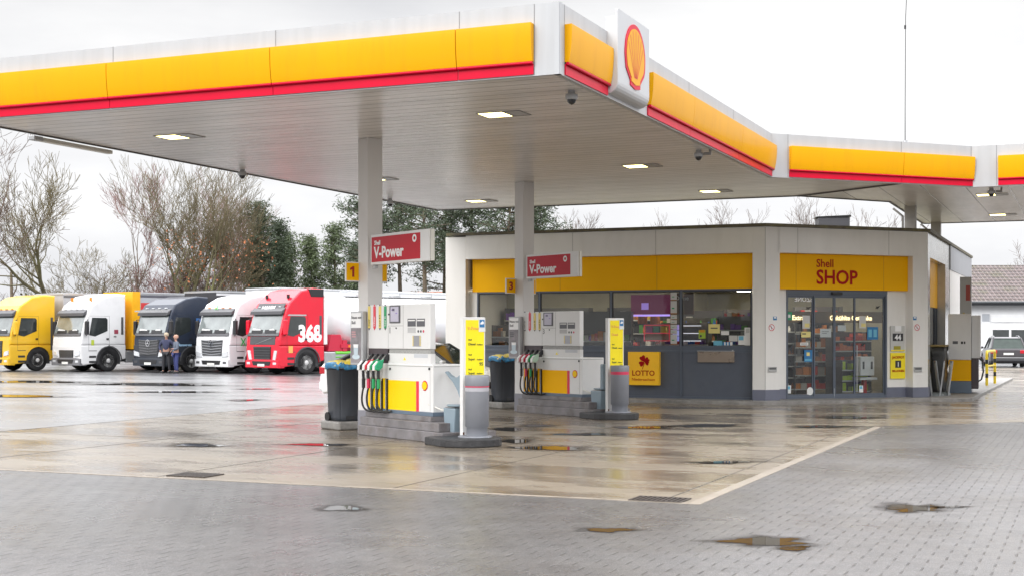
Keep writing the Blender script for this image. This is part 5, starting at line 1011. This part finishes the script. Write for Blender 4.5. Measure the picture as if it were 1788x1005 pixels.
def xmark(M, s): m = MB(M); m.prism([(-.5*s, -.6*s), (-.3*s, -.6*s), (0, -.12*s), (.3*s, -.6*s), (.5*s, -.6*s), (.15*s, 0), (.5*s, .6*s), (.3*s, .6*s), (0, .12*s), (-.3*s, .6*s), (-.5*s, .6*s), (-.15*s, 0)], -.004, 0, 'y'); return m
part('cross_mark', xmark(T(1.246, -.72, 1.42)@RZ(90), .30), CLG, t); part('cross_mark', xmark(T(-.1, -1.135, 2.99)@Matrix.Rotation(math.radians(-32), 4, 'X'), .25), CLG, t); side_text(t, 'germroth', .15, -.50, 1.38, BTXT, .0)
REDP = (.66, .008, .03)
t = truck('red tanker lorry with large white number 368 on its side', tpos(535.7, 652.7, -22), -22, REDP, REDP, 3.78, grille='red', trailer=tank_trailer, seed=5)
o = side_text(t, '368', .98, -.58, 1.46, WTXT, .045, 1.247); o.data.transform(T(0, 0, 1.45)@Matrix.Rotation(0, 4, 'X')@Matrix.Diagonal((1, .86, 1, 1))@T(0, 0, -1.45)); o.data.update()
slab(t, 'name_board', (-1.12, 2.82), (-.97, 3.10), -.95, 1.05, .05, .03, mat('trim_grey', (0, 0, 0))); 
part('lettering', text_mb(MB(), 'HAMM', .27, T(-.55, -1.19, 2.83)@Matrix.Rotation(math.radians(-28), 4, 'X'), .03, wscale=1.25), WTXT, t)
part('air_deflector', MB().prism([(.20, 3.40), (.88, 3.40), (.88, 3.74), (.05, 3.74)], 1.10, 1.26, 'x', .02), BLK, t); part('yellow_label', MB().box(1.243, 1.247, -1.0, -.78, .95, 1.25), cmat((.8, .4, .1)), t); part('window_trim', MB().prism([(-1.06, 2.56), (-.06, 2.56), (-.06, 2.62), (-1.0, 2.62)], 1.243, 1.249, 'x'), ALU, t)
part('rear_fairing', MB().box(-1.22, 1.22, .93, 1.12, 1.3, 3.5, .03), PAPER, t)
# passenger cars
def car(label, pos, rz, c, L_=4.5, W=1.8, H=1.5, seed=0, suv=0):
    t = thing('car', label, 'car', (*pos, .004), rz); P = mat('carpaint_%d' % seed, c, .3, coat=.25, metal=.3 if seed == 2 else 0, var=.03); h = L_/2; wb = L_*.30; r = .33+.02*suv; g = .22
    def archp(cy): return [(cy+.40*math.cos(math.radians(a)), .33+.40*math.sin(math.radians(a))) for a in range(0, 181, 20)]
    f0, f1 = (-.66, -.28) if seed == 1 else (-.42, -.02)
    # profile (y forward = -): front at -h
    pr = [(h-.02, .35), (h, .62), (h-.03, .92), (h-.10, 1.0)]+[(h-.5, 1.03), (h*f0+.1, .985), (-h*.82, .86), (-h+.08, .70), (-h, .50), (-h+.05, .25)]
    arF = [(p[0], p[1]) for p in archp(-wb)][::-1]; arR = archp(wb)[::-1]
    pr += arF+[(-wb+.45, g), (wb-.45, g)]+arR+[(h-.1, .25)]
    part('body', MB().prism(pr, -W/2, W/2, 'x', .07, 3), P, t)
    part('underbody', MB().box(-W/2+.06, W/2-.06, -h+.25, h-.25, .2, .6), UND, t)
    # greenhouse
    f0, f1 = (-.66, -.28) if seed == 1 else (-.42, -.02)
    gb = [(-h*-f0, .97), (h-.12 if suv else h*.86, .99)]; gt = [(h*f1, H-.04), (h*.72 if suv else h*.40, H-.06)]
    v = [(s*(W/2-.07), gb[0][0], gb[0][1]) for s in (-1, 1)]+[(s*(W/2-.07), gb[1][0], gb[1][1]) for s in (-1, 1)]+[(s*(W/2-.24), gt[0][0], gt[0][1]) for s in (-1, 1)]+[(s*(W/2-.24), gt[1][0], gt[1][1]) for s in (-1, 1)]
    part('glasshouse', MB().add(v, [(0, 4, 5, 1), (2, 3, 7, 6), (0, 2, 6, 4), (1, 5, 7, 3), (4, 6, 7, 5)]), mat('car_glass', (.025, .04, .033), .06, coat=.15, var=.3, spec=.35), t)
    rb = MB(); rb.prism([(gt[0][0]-.05, H-.065), (gt[0][0]+.35, H), (gt[1][0]-.3, H+.005), (gt[1][0]+.06, H-.07)], -W/2+.2, W/2-.2, 'x', .03); part('roof', rb, P, t)
    for s in (-1, 1):
        pl = MB(); a = s*(W/2-.06); b_ = s*(W/2-.22)
        pl.tube([(a, gb[0][0], gb[0][1]), (b_, gt[0][0], gt[0][1])], .035, 6); pl.tube([(a, gb[1][0], gb[1][1]), (b_, gt[1][0], gt[1][1])], .05, 6); pl.tube([(b_, gt[0][0], gt[0][1]), (b_, gt[1][0], gt[1][1])], .03, 6)
        ym = h*.18; pl.tube([(a-s*.01, ym, .98), (b_+s*.005, ym, H-.06)], .03, 6); part('pillar', pl, BLK if seed == 1 else P, t)
        for y in (-wb, wb):
            o = MB(); o.lathe((s*(W/2-.01), y, .33), [(.20, -s*.01), (.30, 0), (.33, -s*.03), (.33, -s*.2), (.2, -s*.2)], 'x', 24); w_ = part('wheel', o, RUB, t)
            part('rim', MB().lathe((s*(W/2-.01), y, .33), [(.21, -s*.01), (.18, -s*.04), (.06, -s*.02), (.001, 0)], 'x', 20), RIM, w_)
        part('tail_light', MB().box(s*(W/2-.34), s*(W/2+.004), h-.16, h+.006, .74, .92, .02), cmat((.45, .01, .02), .15), t); part('headlight', MB().box(s*(W/2-.40), s*(W/2-.04), -h+.02, -h+.3, .60, .74, .03), CHR, t)
        part('mirror', MB().box(s*(W/2+.0), s*(W/2+.18), h*f0+.15, h*f0+.25, .98, 1.10, .03), P, t); part('door_handle', MB().box(s*(W/2-.005), s*(W/2+.015), .25, .42, .86, .89), ALU if seed == 2 else P, t)
        if suv: part('roof_rail', MB().tube([(s*(W/2-.28), gt[0][0]+.3, H+.0), (s*(W/2-.28), gt[0][0]+.4, H+.06), (s*(W/2-.28), gt[1][0]-.3, H+.06), (s*(W/2-.28), gt[1][0]-.15, H)], .018, 6), ALU, t)
    part('rear_plate', MB().box(-.26, .26, h+.001, h+.012, .66, .77), PLATE, t); part('rear_bumper', MB().box(-W/2+.05, W/2-.05, h-.2, h+.05, .33, .56, .04), mat('bumper_plastic', (.05, .05, .055), .5) if suv else P, t); part('bumper_strip', MB().box(-W/2+.15, W/2-.15, h+.045, h+.058, .50, .53), ALU, t)
    part('front_grille', MB().box(-.5, .5, -h-.004, -h+.05, .42, .58), BLK, t); return t
car('white car half hidden behind the near fuel pump', _w(-2.42, 34.2), 90, (.76, .76, .76), 4.4, 1.8, 1.52, 1)
sv = G(1744, 640); car('dark grey estate car parked before the white bungalow', (sv[0]+.1, sv[1]+1.8), 191, (.055, .05, .055), 4.4, 1.85, 1.62, 2, 1)
# ================================================================ PEOPLE
def skin_mesh(joints, edges, name, m, parent, sub=2):
    me = D.meshes.new(name); me.from_pydata([j[0] for j in joints], edges, []); o = D.objects.new(name, me); COL.objects.link(o)
    o.modifiers.new('s', 'SKIN'); sd = o.modifiers.new('u', 'SUBSURF'); sd.levels = sub; sd.render_levels = sub
    for i, j in enumerate(joints):
        me.skin_vertices[0].data[i].radius = j[1] if isinstance(j[1], tuple) else (j[1], j[1])
    me.skin_vertices[0].data[0].use_root = True
    dg = bpy.context.evaluated_depsgraph_get(); dg.update(); nm = D.meshes.new_from_object(o.evaluated_get(dg)); D.objects.remove(o)
    nm.materials.clear(); nm.materials.append(m)
    for p in nm.polygons: p.use_smooth = True
    r = D.objects.new(name, nm); COL.objects.link(r); r.parent = parent; return r
def person(label, pos, rz, jacket, trouser, hair, elbows, hands, H=1.76, lean=0):
    t = thing('person', label, 'person', (*pos, 0), rz, 'two people talking in front of the lorries'); SK = mat('skin', (.36, .20, .145), .5, var=.05)
    k = H/1.76; J = lambda x, y, z: (x*k, y*k, z*k)
    (el, er), (hl, hr) = elbows, hands
    jt = [(J(0, 0, .95), (.15, .10)), (J(0, 0, 1.15), (.135, .095)), (J(0, -.0, 1.36), (.16, .105)), (J(0, -.0, 1.49), .06), (J(0, -.02, 1.56), .055), (J(0, -.02, 1.66), (.078, .095)), (J(0, -.02, 1.74), (.055, .07)),
          (J(.17, 0, 1.42), .062), (J(*el), .045), (J(*hl), .033), (J(-.17, 0, 1.42), .062), (J(*er), .045), (J(*hr), .033),
          (J(.10, 0, .88), .09), (J(.13, -.02, .48), .06), (J(.14, .02, .10), .042), (J(.15, -.14, .04), .035), (J(-.10, 0, .88), .09), (J(-.13, .0, .48), .06), (J(-.15, .03, .10), .042), (J(-.17, -.13, .04), .035)]
    ed = [(0, 1), (1, 2), (2, 3), (3, 4), (4, 5), (5, 6), (2, 7), (7, 8), (8, 9), (2, 10), (10, 11), (11, 12), (0, 13), (13, 14), (14, 15), (15, 16), (0, 17), (17, 18), (18, 19), (19, 20)]
    for (h_, e_, bi) in ((hl, el, 9), (hr, er, 12)):
        d = (Vector(h_)-Vector(e_)).normalized(); side = d.cross(Vector((0, 0, 1))).normalized() if abs(d.z) < .95 else Vector((0, 1, 0)); n0 = len(jt); pm = Vector(h_)+d*.06; jt.append((J(*pm), (.036, .022))); ed.append((bi, n0))
        for f in range(4): a = pm+side*(.027-.018*f)+d*.05; b_ = a+d*.035+Vector((0, -.015, 0)); n1 = len(jt); jt.append((J(*a), .009)); jt.append((J(*b_), .008)); ed += [(n0, n1), (n1, n1+1)]
        a = Vector(h_)+side*.045+d*.04; n1 = len(jt); jt.append((J(*a), .010)); ed.append((n0, n1))
    body = skin_mesh(jt, ed, 'body', SK, t, 1)
    grow = lambda ids, g: [(jt[i][0], tuple(v+g for v in jt[i][1]) if isinstance(jt[i][1], tuple) else jt[i][1]+g) for i in ids]
    ids = [0, 1, 2, 3, 7, 8, 9, 10, 11, 12]; skin_mesh(grow(ids, .022), [(0, 1), (1, 2), (2, 3), (2, 4), (4, 5), (5, 6), (2, 7), (7, 8), (8, 9)], 'jacket', jacket, t, 1)
    ids = [0, 13, 14, 15, 17, 18, 19]; skin_mesh(grow(ids, .018), [(0, 1), (1, 2), (2, 3), (0, 4), (4, 5), (5, 6)], 'trousers', trouser, t, 1)
    for i in (16, 20): p = Vector(jt[i][0]); q = Vector(jt[i-1][0]); part('shoe', MB().box(p.x-.055, p.x+.055, p.y-.07, q.y+.07, 0, .10, .03), BLK, t)
    part('hair', MB().lathe(J(0, -.0, 1.70), [(.10, -.06), (.108, 0), (.10, .05), (.07, .09), (.001, .105)], n=16), hair, t)
    f_ = MB(); f_.prism([(-.12, 1.62), (-.145, 1.63), (-.115, 1.68)], -.012, .012, 'x'); part('nose', f_, SK, body)
    e_ = MB()
    for s in (-1, 1): e_.ball((s*.032, -.112, 1.675*k), .011, 8, 6)
    part('eyes', e_, BTXT, body); part('mouth', MB().box(-.022, .022, -.118, -.108, 1.595*k, 1.602*k), cmat((.35, .10, .09)), body)
    er_ = MB(); er_.ball((.085, .0, 1.65*k), .022, 8, 6, 1.4); er_.ball((-.085, .0, 1.65*k), .022, 8, 6, 1.4); part('ears', er_, SK, body)
    return t
pa, pb = G(290.5, 650.5), G(307.5, 650.8)
person('person in open dark blue jacket over grey green sweater, hand on hip', pa, 20, mat('jacket_navy', (.035, .04, .085), .8), cmat((.025, .025, .03), .8), mat('hair_fair', (.40, .33, .24), .8), ((.36, .05, 1.20), (-.33, .08, 1.20)), ((.24, -.02, 1.00), (-.26, -.04, 1.00)), 1.80)
person('person in blue grey jacket and dark blue trousers, arms held close', pb, -35, mat('jacket_grey', (.11, .13, .17), .8), cmat((.03, .04, .14), .8), mat('hair_pinkish', (.45, .26, .19), .8), ((.25, -.02, 1.14), (-.27, .02, 1.14)), ((.12, -.17, 1.14), (-.22, -.08, .96)), 1.70)
# ================================================================ TREES
BARK = mat('bark_brown', (.15, .115, .085), .9, var=.3, scale=3, bump=.5, bscale=12, dirt=(.16, .17, .05), damt=.7, dscale=.9)
BARKG = mat('bark_mossy', (.12, .105, .055), .9, var=.3, scale=3, bump=.5, bscale=12, dirt=(.12, .13, .035), damt=.9, dscale=.6)
TWIG = mat('twig_brown', (.125, .09, .07), .9, var=.3, scale=.5); TWIGR = mat('twig_red', (.22, .125, .11), .9, var=.25, scale=.5); TWIGG = mat('twig_mossy', (.145, .12, .065), .9, var=.3, scale=.5)
LEAFO = mat('leaf_orange', (.42, .15, .06), .7, var=.4, scale=1.5); NEED = mat('pine_needles', (.065, .088, .048), .7, var=.55, scale=.45); NEEDL = mat('pine_needles_light', (.10, .13, .06), .7, var=.45, scale=.5)  # needle greens lifted slightly, standing in for distance haze
class TM:
    def __init__(s): s.v = []; s.f = []
    def seg(s, pts, rads, n):
        o = len(s.v); up = Vector((.3, .2, .93))
        for k, p in enumerate(pts):
            d = pts[min(k+1, len(pts)-1)]-pts[max(k-1, 0)]
            if d.length < 1e-6: d = Vector((0, 0, 1))
            d.normalize(); a = d.cross(up)
            if a.length < .05: a = d.cross(Vector((1, 0, 0)))
            a.normalize(); b = a.cross(d); r = rads[k]
            for i in range(n): t = 2*PI*i/n; q = p+a*(r*math.cos(t))+b*(r*math.sin(t)); s.v.append((q.x, q.y, q.z))
        for k in range(len(pts)-1):
            for i in range(n): s.f.append((o+k*n+i, o+k*n+(i+1) % n, o+(k+1)*n+(i+1) % n, o+(k+1)*n+i))
    def mb(s, sm=True): m = MB(); m.v = s.v; m.f = s.f; m.sm = [sm]*len(s.f); return m
def rdir(rnd, d, ang):
    p = d.orthogonal().normalized(); p.rotate(Matrix.Rotation(rnd.uniform(0, 2*PI), 3, d)); q = d.copy(); q.rotate(Matrix.Rotation(ang, 3, p)); return q
def bare_tree(label, x, y, H, seed, r0=.28, fork=.25, spread=1.0, mats=(BARK, TWIG), leaves=0, dens=1.0, group=None, multi=1, lean=(0, 0), wide=1.0):
    rnd = random.Random(seed); t = thing('bare_tree', label, 'tree', (x, y, 0), 0, group or 'bare trees behind the lorries'); big = TM(); tw = TM(); lf = MB(); tips = []
    def grow(p, d, L_, r, lev):
        n = 4 if lev < 2 else 3; pts = [p]; rad = [r]; q = p.copy(); dd = d.copy(); r = max(r, .0115); rend = max(.0085, r*(.58 if lev < 4 else .5))
        for k in range(n):
            dd = (dd+Vector((rnd.gauss(0, .13), rnd.gauss(0, .13), rnd.gauss(.03, .08)+(.05 if lev > 0 else 0)))).normalized(); q = q+dd*(L_/n); pts.append(q.copy()); rad.append(r+(rend-r)*(k+1)/n)
            if lev >= 1 and lev < 6 and k < n-1 and rnd.random() < .75*dens: grow(q.copy(), rdir(rnd, dd, rnd.uniform(.5, 1.05)*spread), L_*rnd.uniform(.45, .72), rad[-1]*.5, lev+1 if lev < 5 else 6)
        (big if lev < 3 else tw).seg(pts, rad, 7 if lev == 0 else (5 if lev < 3 else 3))
        if lev < 6:
            m = 3 if lev == 0 else (2 if rnd.random() < .72 else 3)
            for j in range(m): grow(q.copy(), rdir(rnd, dd, rnd.uniform(.22, .62)*spread), L_*rnd.uniform(.62, .86) if lev else H*rnd.uniform(.19, .27), rend*rnd.uniform(.62, .85), lev+1)
        else: tips.append(q)
    for j in range(multi): grow(Vector((.35*j*(-1)**j, .2*j, 0)), Vector((rnd.gauss(0, .05)+.16*j*(-1)**j+lean[0], rnd.gauss(0, .05)+lean[1], 1)).normalized(), H*fork, r0*(1 if j == 0 else .75), 0)
    zm = sorted(v[2] for v in tw.v)[int(len(tw.v)*.997)]; sc_ = H/zm
    for q in (big, tw): q.v = [(v[0]*sc_*wide, v[1]*sc_*wide, v[2]*sc_) for v in q.v]
    tips[:] = [Vector((p.x*sc_*wide, p.y*sc_*wide, p.z*sc_)) for p in tips]
    part('trunk', big.mb(), mats[0], t); part('crown', tw.mb(), mats[1], t)
    if leaves:
        for i in range(leaves):
            p = rnd.choice(tips); 
            if p.z > H*.55: continue
            s = rnd.uniform(.05, .10); a = Vector((rnd.gauss(0, 1), rnd.gauss(0, 1), rnd.gauss(0, 1))).normalized()*s; b = a.orthogonal().normalized()*s*.7; p = p+Vector((rnd.gauss(0, .3), rnd.gauss(0, .3), rnd.gauss(0, .3)))
            lf.add([p-a, p-b, p+a, p+b], [(0, 1, 2, 3)])
        part('leaves', lf, LEAFO, t)
    return t
def pine(label, x, y, H, seed, crown0=.25, rad=2.6, m=NEED, conic=.6, group=None, n=44, gap=.85):
    rnd = random.Random(seed); t = thing('pine_tree', label, 'tree', (x, y, 0), 0, group or 'conifers behind the lorries'); big = TM(); nd = MB(); vs = []; fs = []
    bend = Vector((rnd.gauss(0, .4), rnd.gauss(0, .3), 0)); P = lambda u: Vector((bend.x*u*u, bend.y*u*u, H*u))
    big.seg([P(k/8) for k in range(9)], [.20*(1-k/8*.85) for k in range(9)], 7)
    def clump(c, r, cnt):
        for _ in range(cnt):
            d = Vector((rnd.gauss(0, 1), rnd.gauss(0, 1), rnd.gauss(.25, .8))).normalized(); p = c+Vector((rnd.gauss(0, r), rnd.gauss(0, r), rnd.gauss(0, r*.5))); a = d*rnd.uniform(.14, .30); b = d.orthogonal().normalized(); b.rotate(Matrix.Rotation(rnd.uniform(0, 6), 3, d)); b *= rnd.uniform(.02, .05); o = len(vs); vs.extend([tuple(p-b), tuple(p+b), tuple(p+a)]); fs.append((o, o+1, o+2))
    for i in range(n):
        u = crown0+(1-crown0)*(i+rnd.random())/n
        if rnd.random() > gap: continue
        w_ = 1-(u-crown0)/(1-crown0); R_ = rad*(w_**conic*.9+.12)*rnd.uniform(.6, 1.15)*(1 if u > crown0+.06 else .7); az = rnd.uniform(0, 2*PI); d = Vector((math.cos(az), math.sin(az), rnd.uniform(-.05, .35))); p0 = P(u); pts = [p0+d*R_*k/4+Vector((0, 0, .1*R_*(k/4)**2)) for k in range(5)]
        big.seg(pts, [.045*(1-k/5)+.008 for k in range(5)], 3)
        for k in range(2, 5):
            for _ in range(3): c = pts[k]+Vector((rnd.gauss(0, .28), rnd.gauss(0, .28), rnd.gauss(.05, .18))); clump(c, .20, 15)
    clump(P(1), .25, 40); nd.v = vs; nd.f = fs; nd.sm = [False]*len(fs); part('trunk', big.mb(), BARK, t); part('crown', nd, m, t); return t
def at(px, Y): return _w((px-894)/F_PX*Y, Y)
bare_tree('large bare tree reaching in over the left picture edge', *at(-65, 62), 11.3, 11, .32, .22, 1.15, (BARK, TWIG), lean=(.05, 0), dens=.7)
bare_tree('bare broad tree standing behind the yellow lorry', *at(112, 80), 11.4, 5, .26, .30, .85, (BARKG, TWIGG), dens=.8)
bare_tree('largest mossy many-stemmed tree with orange leaves low in its crown', *at(312, 84), 14.0, 3, .36, .18, .85, (BARKG, TWIGG), leaves=1500, multi=3, dens=.95)
bare_tree('tall thin bare birch left of the largest tree', *at(233, 92), 13.0, 21, .14, .4, .62, (BARK, TWIGR), dens=.7)
bare_tree('reddish bare tree just right of the largest tree', *at(402, 95), 12.6, 23, .18, .32, .9, (BARK, TWIGR), dens=.85)
bare_tree('second reddish bare tree farther right behind the black lorry', *at(385, 104), 12.0, 25, .16, .32, .9, (BARK, TWIGR), leaves=300, dens=.7)
bare_tree('thin bare tree between the two white lorries and far behind', *at(432, 100), 11.2, 27, .13, .35, .8, (BARK, TWIGR), leaves=300)
bare_tree('low bare tree behind the first white lorry', *at(165, 92), 8.0, 29, .14, .3, 1.0, (BARKG, TWIGG), dens=.6)
bare_tree('small bare tree low at the far left behind the yellow lorry', *at(55, 95), 6.2, 31, .12, .3, 1.1, (BARKG, TWIGG), dens=.5)
bare_tree('low greenish bare tree left of the largest tree', *at(200, 86), 7.0, 33, .12, .28, 1.1, (BARKG, TWIGG), dens=.6)
bare_tree('low shrub-like bare tree with orange leaves beside the largest tree', *at(275, 88), 6.6, 35, .10, .2, 1.2, (BARK, TWIGR), leaves=900)
bare_tree('low bare tree with orange leaves right of the largest tree', *at(355, 88), 6.8, 37, .10, .2, 1.2, (BARK, TWIG), leaves=1100)
for px, Y, H, sd, lb in ((1000, 95, 10.2, 41, 'bare treetop above the shop roof just right of the second column'), (1100, 95, 10.1, 43, 'faint bare treetop above the middle of the shop roof'), (1232, 92, 10.6, 45, 'bare treetop above the shop roof over the right window'), (1380, 90, 10.6, 47, 'bare treetop above the shop roof left of the roof unit'), (1460, 95, 10.4, 49, 'bare treetop above the shop roof right of the roof unit')):
    bare_tree(lb, *at(px, Y), H, sd, .12, .45, .9, (BARK, TWIG), dens=.55, group='bare treetops behind the shop')
bare_tree('bare tree behind the bungalow at the right picture edge', *at(1800, 105), 10.5, 51, .2, .3, 1.0, (BARK, TWIG), group='bare treetops behind the shop', dens=.7)
t = thing('tree_snag', 'bare broken trunk standing alone at the far left', 'tree', (*at(20, 85), 0)); part('trunk', MB().tube([(0, 0, 0), (.05, 0, 3), (-.02, 0, 5.6)], .14, 8, .08), BARK, t); part('branch', MB().tube([(0, 0, 4), (.4, 0, 4.6), (.5, 0, 5.4)], .05, 6, .02), BARK, t)
for px, Y, H, sd, rd, c0, m, lb in ((462, 88, 10.0, 61, 1.25, .12, NEED, 'dark narrow conifer right of the bare trees'), (482, 90, 8.9, 62, 1.0, .25, NEED, 'dark conifer directly behind the second star-badged lorry'), (503, 92, 8.4, 63, .9, .3, NEEDL, 'thin open conifer above the red lorry'),
        (550, 95, 8.3, 64, 1.15, .25, NEEDL, 'open pine above the white tank'), (587, 92, 8.9, 65, 1.7, .12, NEEDL, 'broad bushy pine left of the first column'), (614, 96, 7.8, 66, 1.3, .1, NEED, 'bushy pine partly behind the first column'),
        (452, 96, 7.6, 76, 1.2, .0, NEED, 'dense low conifer behind the dark narrow one'),
        (640, 84, 11.6, 67, 2.4, .4, NEED, 'tall pine mostly hidden by the first column'), (700, 86, 11.6, 68, 3.2, .50, NEED, 'tall pine right of the first column above the red sign'), (742, 82, 11.8, 69, 2.8, .45, NEED, 'tall pine between first column and shop'),
        (775, 88, 11.4, 70, 2.8, .35, NEEDL, 'tall pine behind the left end of the shop'), (825, 86, 11.0, 71, 3.0, .5, NEED, 'pine crown above the left part of the shop roof'), (880, 84, 11.0, 72, 3.0, .5, NEED, 'pine crown above the roof just left of the second column'), (935, 85, 10.5, 73, 2.3, .5, NEED, 'last pine crown right of the second column')):
    pine(lb, *at(px, Y), H, sd, c0, rd, m, .45 if 67 <= sd <= 73 else 1.0, n=70 if sd < 67 or sd > 75 else 60, gap=.9, group='pines behind the first column and the shop' if 67 <= sd <= 73 else None)
# far undergrowth and woodland edge that reads as one mass
rnd = random.Random(99); tm = TM(); lfm = MB(); lv = []; lfc = []
for i in range(800):
    px = rnd.uniform(-120, 530); Y = rnd.uniform(100, 112); x, y = at(px, Y); h = rnd.uniform(2.5, 7.0)*(1.15 if 300 < px < 455 else .85 if px > 150 else .6); p = Vector((x, y, 0)); pts = [p]; 
    for k in range(4): p = p+Vector((rnd.gauss(0, .22), rnd.gauss(0, .22), h/4)); pts.append(p.copy())
    tm.seg(pts, [.045, .035, .025, .015, .008], 3)
    for k in range(9):
        q = pts[rnd.randint(1, 4)]; e = q+Vector((rnd.gauss(0, .7), rnd.gauss(0, .7), rnd.uniform(.3, 1.3))); tm.seg([q, (q+e)/2+Vector((0, 0, .1)), e], [.022, .016, .010], 3)
us = mesh_obj('woodland_edge', tm.mb(), TWIG); tag(us, 'brownish thicket of bare stems behind the lorries', 'thicket', kind='stuff')
for i in range(9000):
    px = rnd.choice((rnd.uniform(-120, 530), rnd.uniform(520, 1000))); Y = rnd.uniform(100, 108); x, y = at(px, Y); z = abs(rnd.gauss(0, 1.5)); s = .16; a = Vector((rnd.gauss(0, 1), rnd.gauss(0, 1), rnd.gauss(0, 1))).normalized()*s; b = a.orthogonal().normalized()*s*.6; p = Vector((x, y, z)); o = len(lv); lv += [tuple(p-a), tuple(p-b), tuple(p+a), tuple(p+b)]; lfc.append((o, o+1, o+2, o+3))
lfm.v = lv; lfm.f = lfc; lfm.sm = [False]*len(lfc); us2 = mesh_obj('hedge', lfm, mat('hedge_leaves', (.10, .10, .045), .8, var=.4)); tag(us2, 'low dark undergrowth along the foot of the thicket', 'undergrowth', kind='stuff')
# ================================================================ FAR BUILDINGS
def roofmat(name, c, moss):
    m = mat(name, c, .75, var=.15, scale=2, dirt=moss, damt=.8, dscale=.8); n = m.node_tree; k = n.links.new; b = n.nodes['Principled BSDF']
    t = n.nodes.new('ShaderNodeTexCoord'); w1 = n.nodes.new('ShaderNodeTexWave'); w1.bands_direction = 'X'; w1.inputs['Scale'].default_value = 1.15; w2 = n.nodes.new('ShaderNodeTexWave'); w2.bands_direction = 'Z'; w2.inputs['Scale'].default_value = 1.55
    k(t.outputs['Object'], w1.inputs[0]); k(t.outputs['Object'], w2.inputs[0]); ad = n.nodes.new('ShaderNodeMath'); ad.operation = 'ADD'; k(w1.outputs['Fac'], ad.inputs[0]); k(w2.outputs['Fac'], ad.inputs[1])
    bu = n.nodes.new('ShaderNodeBump'); bu.inputs['Strength'].default_value = 1; bu.inputs['Distance'].default_value = .12; k(ad.outputs[0], bu.inputs['Height']); k(bu.outputs[0], b.inputs['Normal']); 
    src = b.inputs['Base Color'].links[0].from_socket; mx_ = n.nodes.new('ShaderNodeMix'); mx_.data_type = 'RGBA'; mx_.blend_type = 'MULTIPLY'; mr = n.nodes.new('ShaderNodeMapRange'); mr.inputs[1].default_value = .2; mr.inputs[2].default_value = 1.1; mr.inputs[3].default_value = .45; mr.inputs[4].default_value = 1.1; k(ad.outputs[0], mr.inputs[0]); mx_.inputs[0].default_value = 1; k(src, mx_.inputs[6]); k(mr.outputs[0], mx_.inputs[7]); k(mx_.outputs[2], b.inputs['Base Color']); return m
hx, hy = at(1699, 83)
t = thing('bungalow', 'white single storey bungalow with mossy red-brown tiled roof', 'house', (hx, hy, 0), 23)
WALLW = mat('render_white', (.70, .71, .72), .7, var=.04)
part('wall', MB().box(-6, 14, 0, 9, 0, 3.75), WALLW, t); part('plinth', MB().box(-6.01, 14.01, -.012, .02, 0, .4), cmat((.35, .35, .36), .7), t)
part('roof', MB().prism([(-.55, 3.70), (4.5, 6.15), (9.5, 3.70), (9.5, 3.62), (4.5, 5.95), (-.55, 3.60)], -6.4, 14.4, 'x'), roofmat('roof_tiles', (.165, .13, .125), (.11, .12, .05)), t)
part('gutter', MB().tube([(-6.4, -.60, 3.68), (14.4, -.60, 3.68)], .08, 8).box(-6.4, 14.4, -.52, -.0, 3.50, 3.60), cmat((.05, .055, .06), .4), t)
wx0 = (1733-1699)/F_PX*83; wx1 = (1800-1699)/F_PX*83+.6
w_ = part('window', MB().box(wx0-.1, wx1+.1, -.04, .0, .95, 2.95), cmat((.75, .75, .75), .4), t)
for a, b in ((wx0, wx0+.98), (wx0+1.12, wx0+2.3)): part('pane', MB().box(a, b, -.05, -.042, 1.1, 2.05), GLK, w_)
part('shutter_box', MB().box(wx0-.12, wx1+.12, -.09, -.041, 2.5, 2.9), WALLW, w_); part('vent', MB().box(.55, 1.0, -.01, 0, 2.55, 3.0), cmat((.35, .37, .4)), t); part('chimney', MB().box(1.0, 1.35, 4.3, 4.8, 5.9, 6.3), cmat((.3, .25, .2)), t)
part('meter_box', MB().box(.2, .35, -.03, 0, 1.3, 2.0), cmat((.5, .1, .08)), t)
bx, by = at(640, 100); t = thing('brick_house', 'long low house with reddish tiled roof behind the pines', 'house', (bx, by, 0), 23)
part('wall', MB().box(0, 12, 0, 7, 0, 4.0), cmat((.40, .37, .33), .8), t); part('roof', MB().prism([(-.4, 3.9), (3.5, 5.0), (7.4, 3.9)], -.3, 12.3, 'x'), roofmat('roof_red', (.30, .13, .08), (.18, .12, .08)), t); part('chimney', MB().box(8.2, 8.8, 3.2, 3.7, 4.6, 5.4), cmat((.33, .22, .16), .8), t)
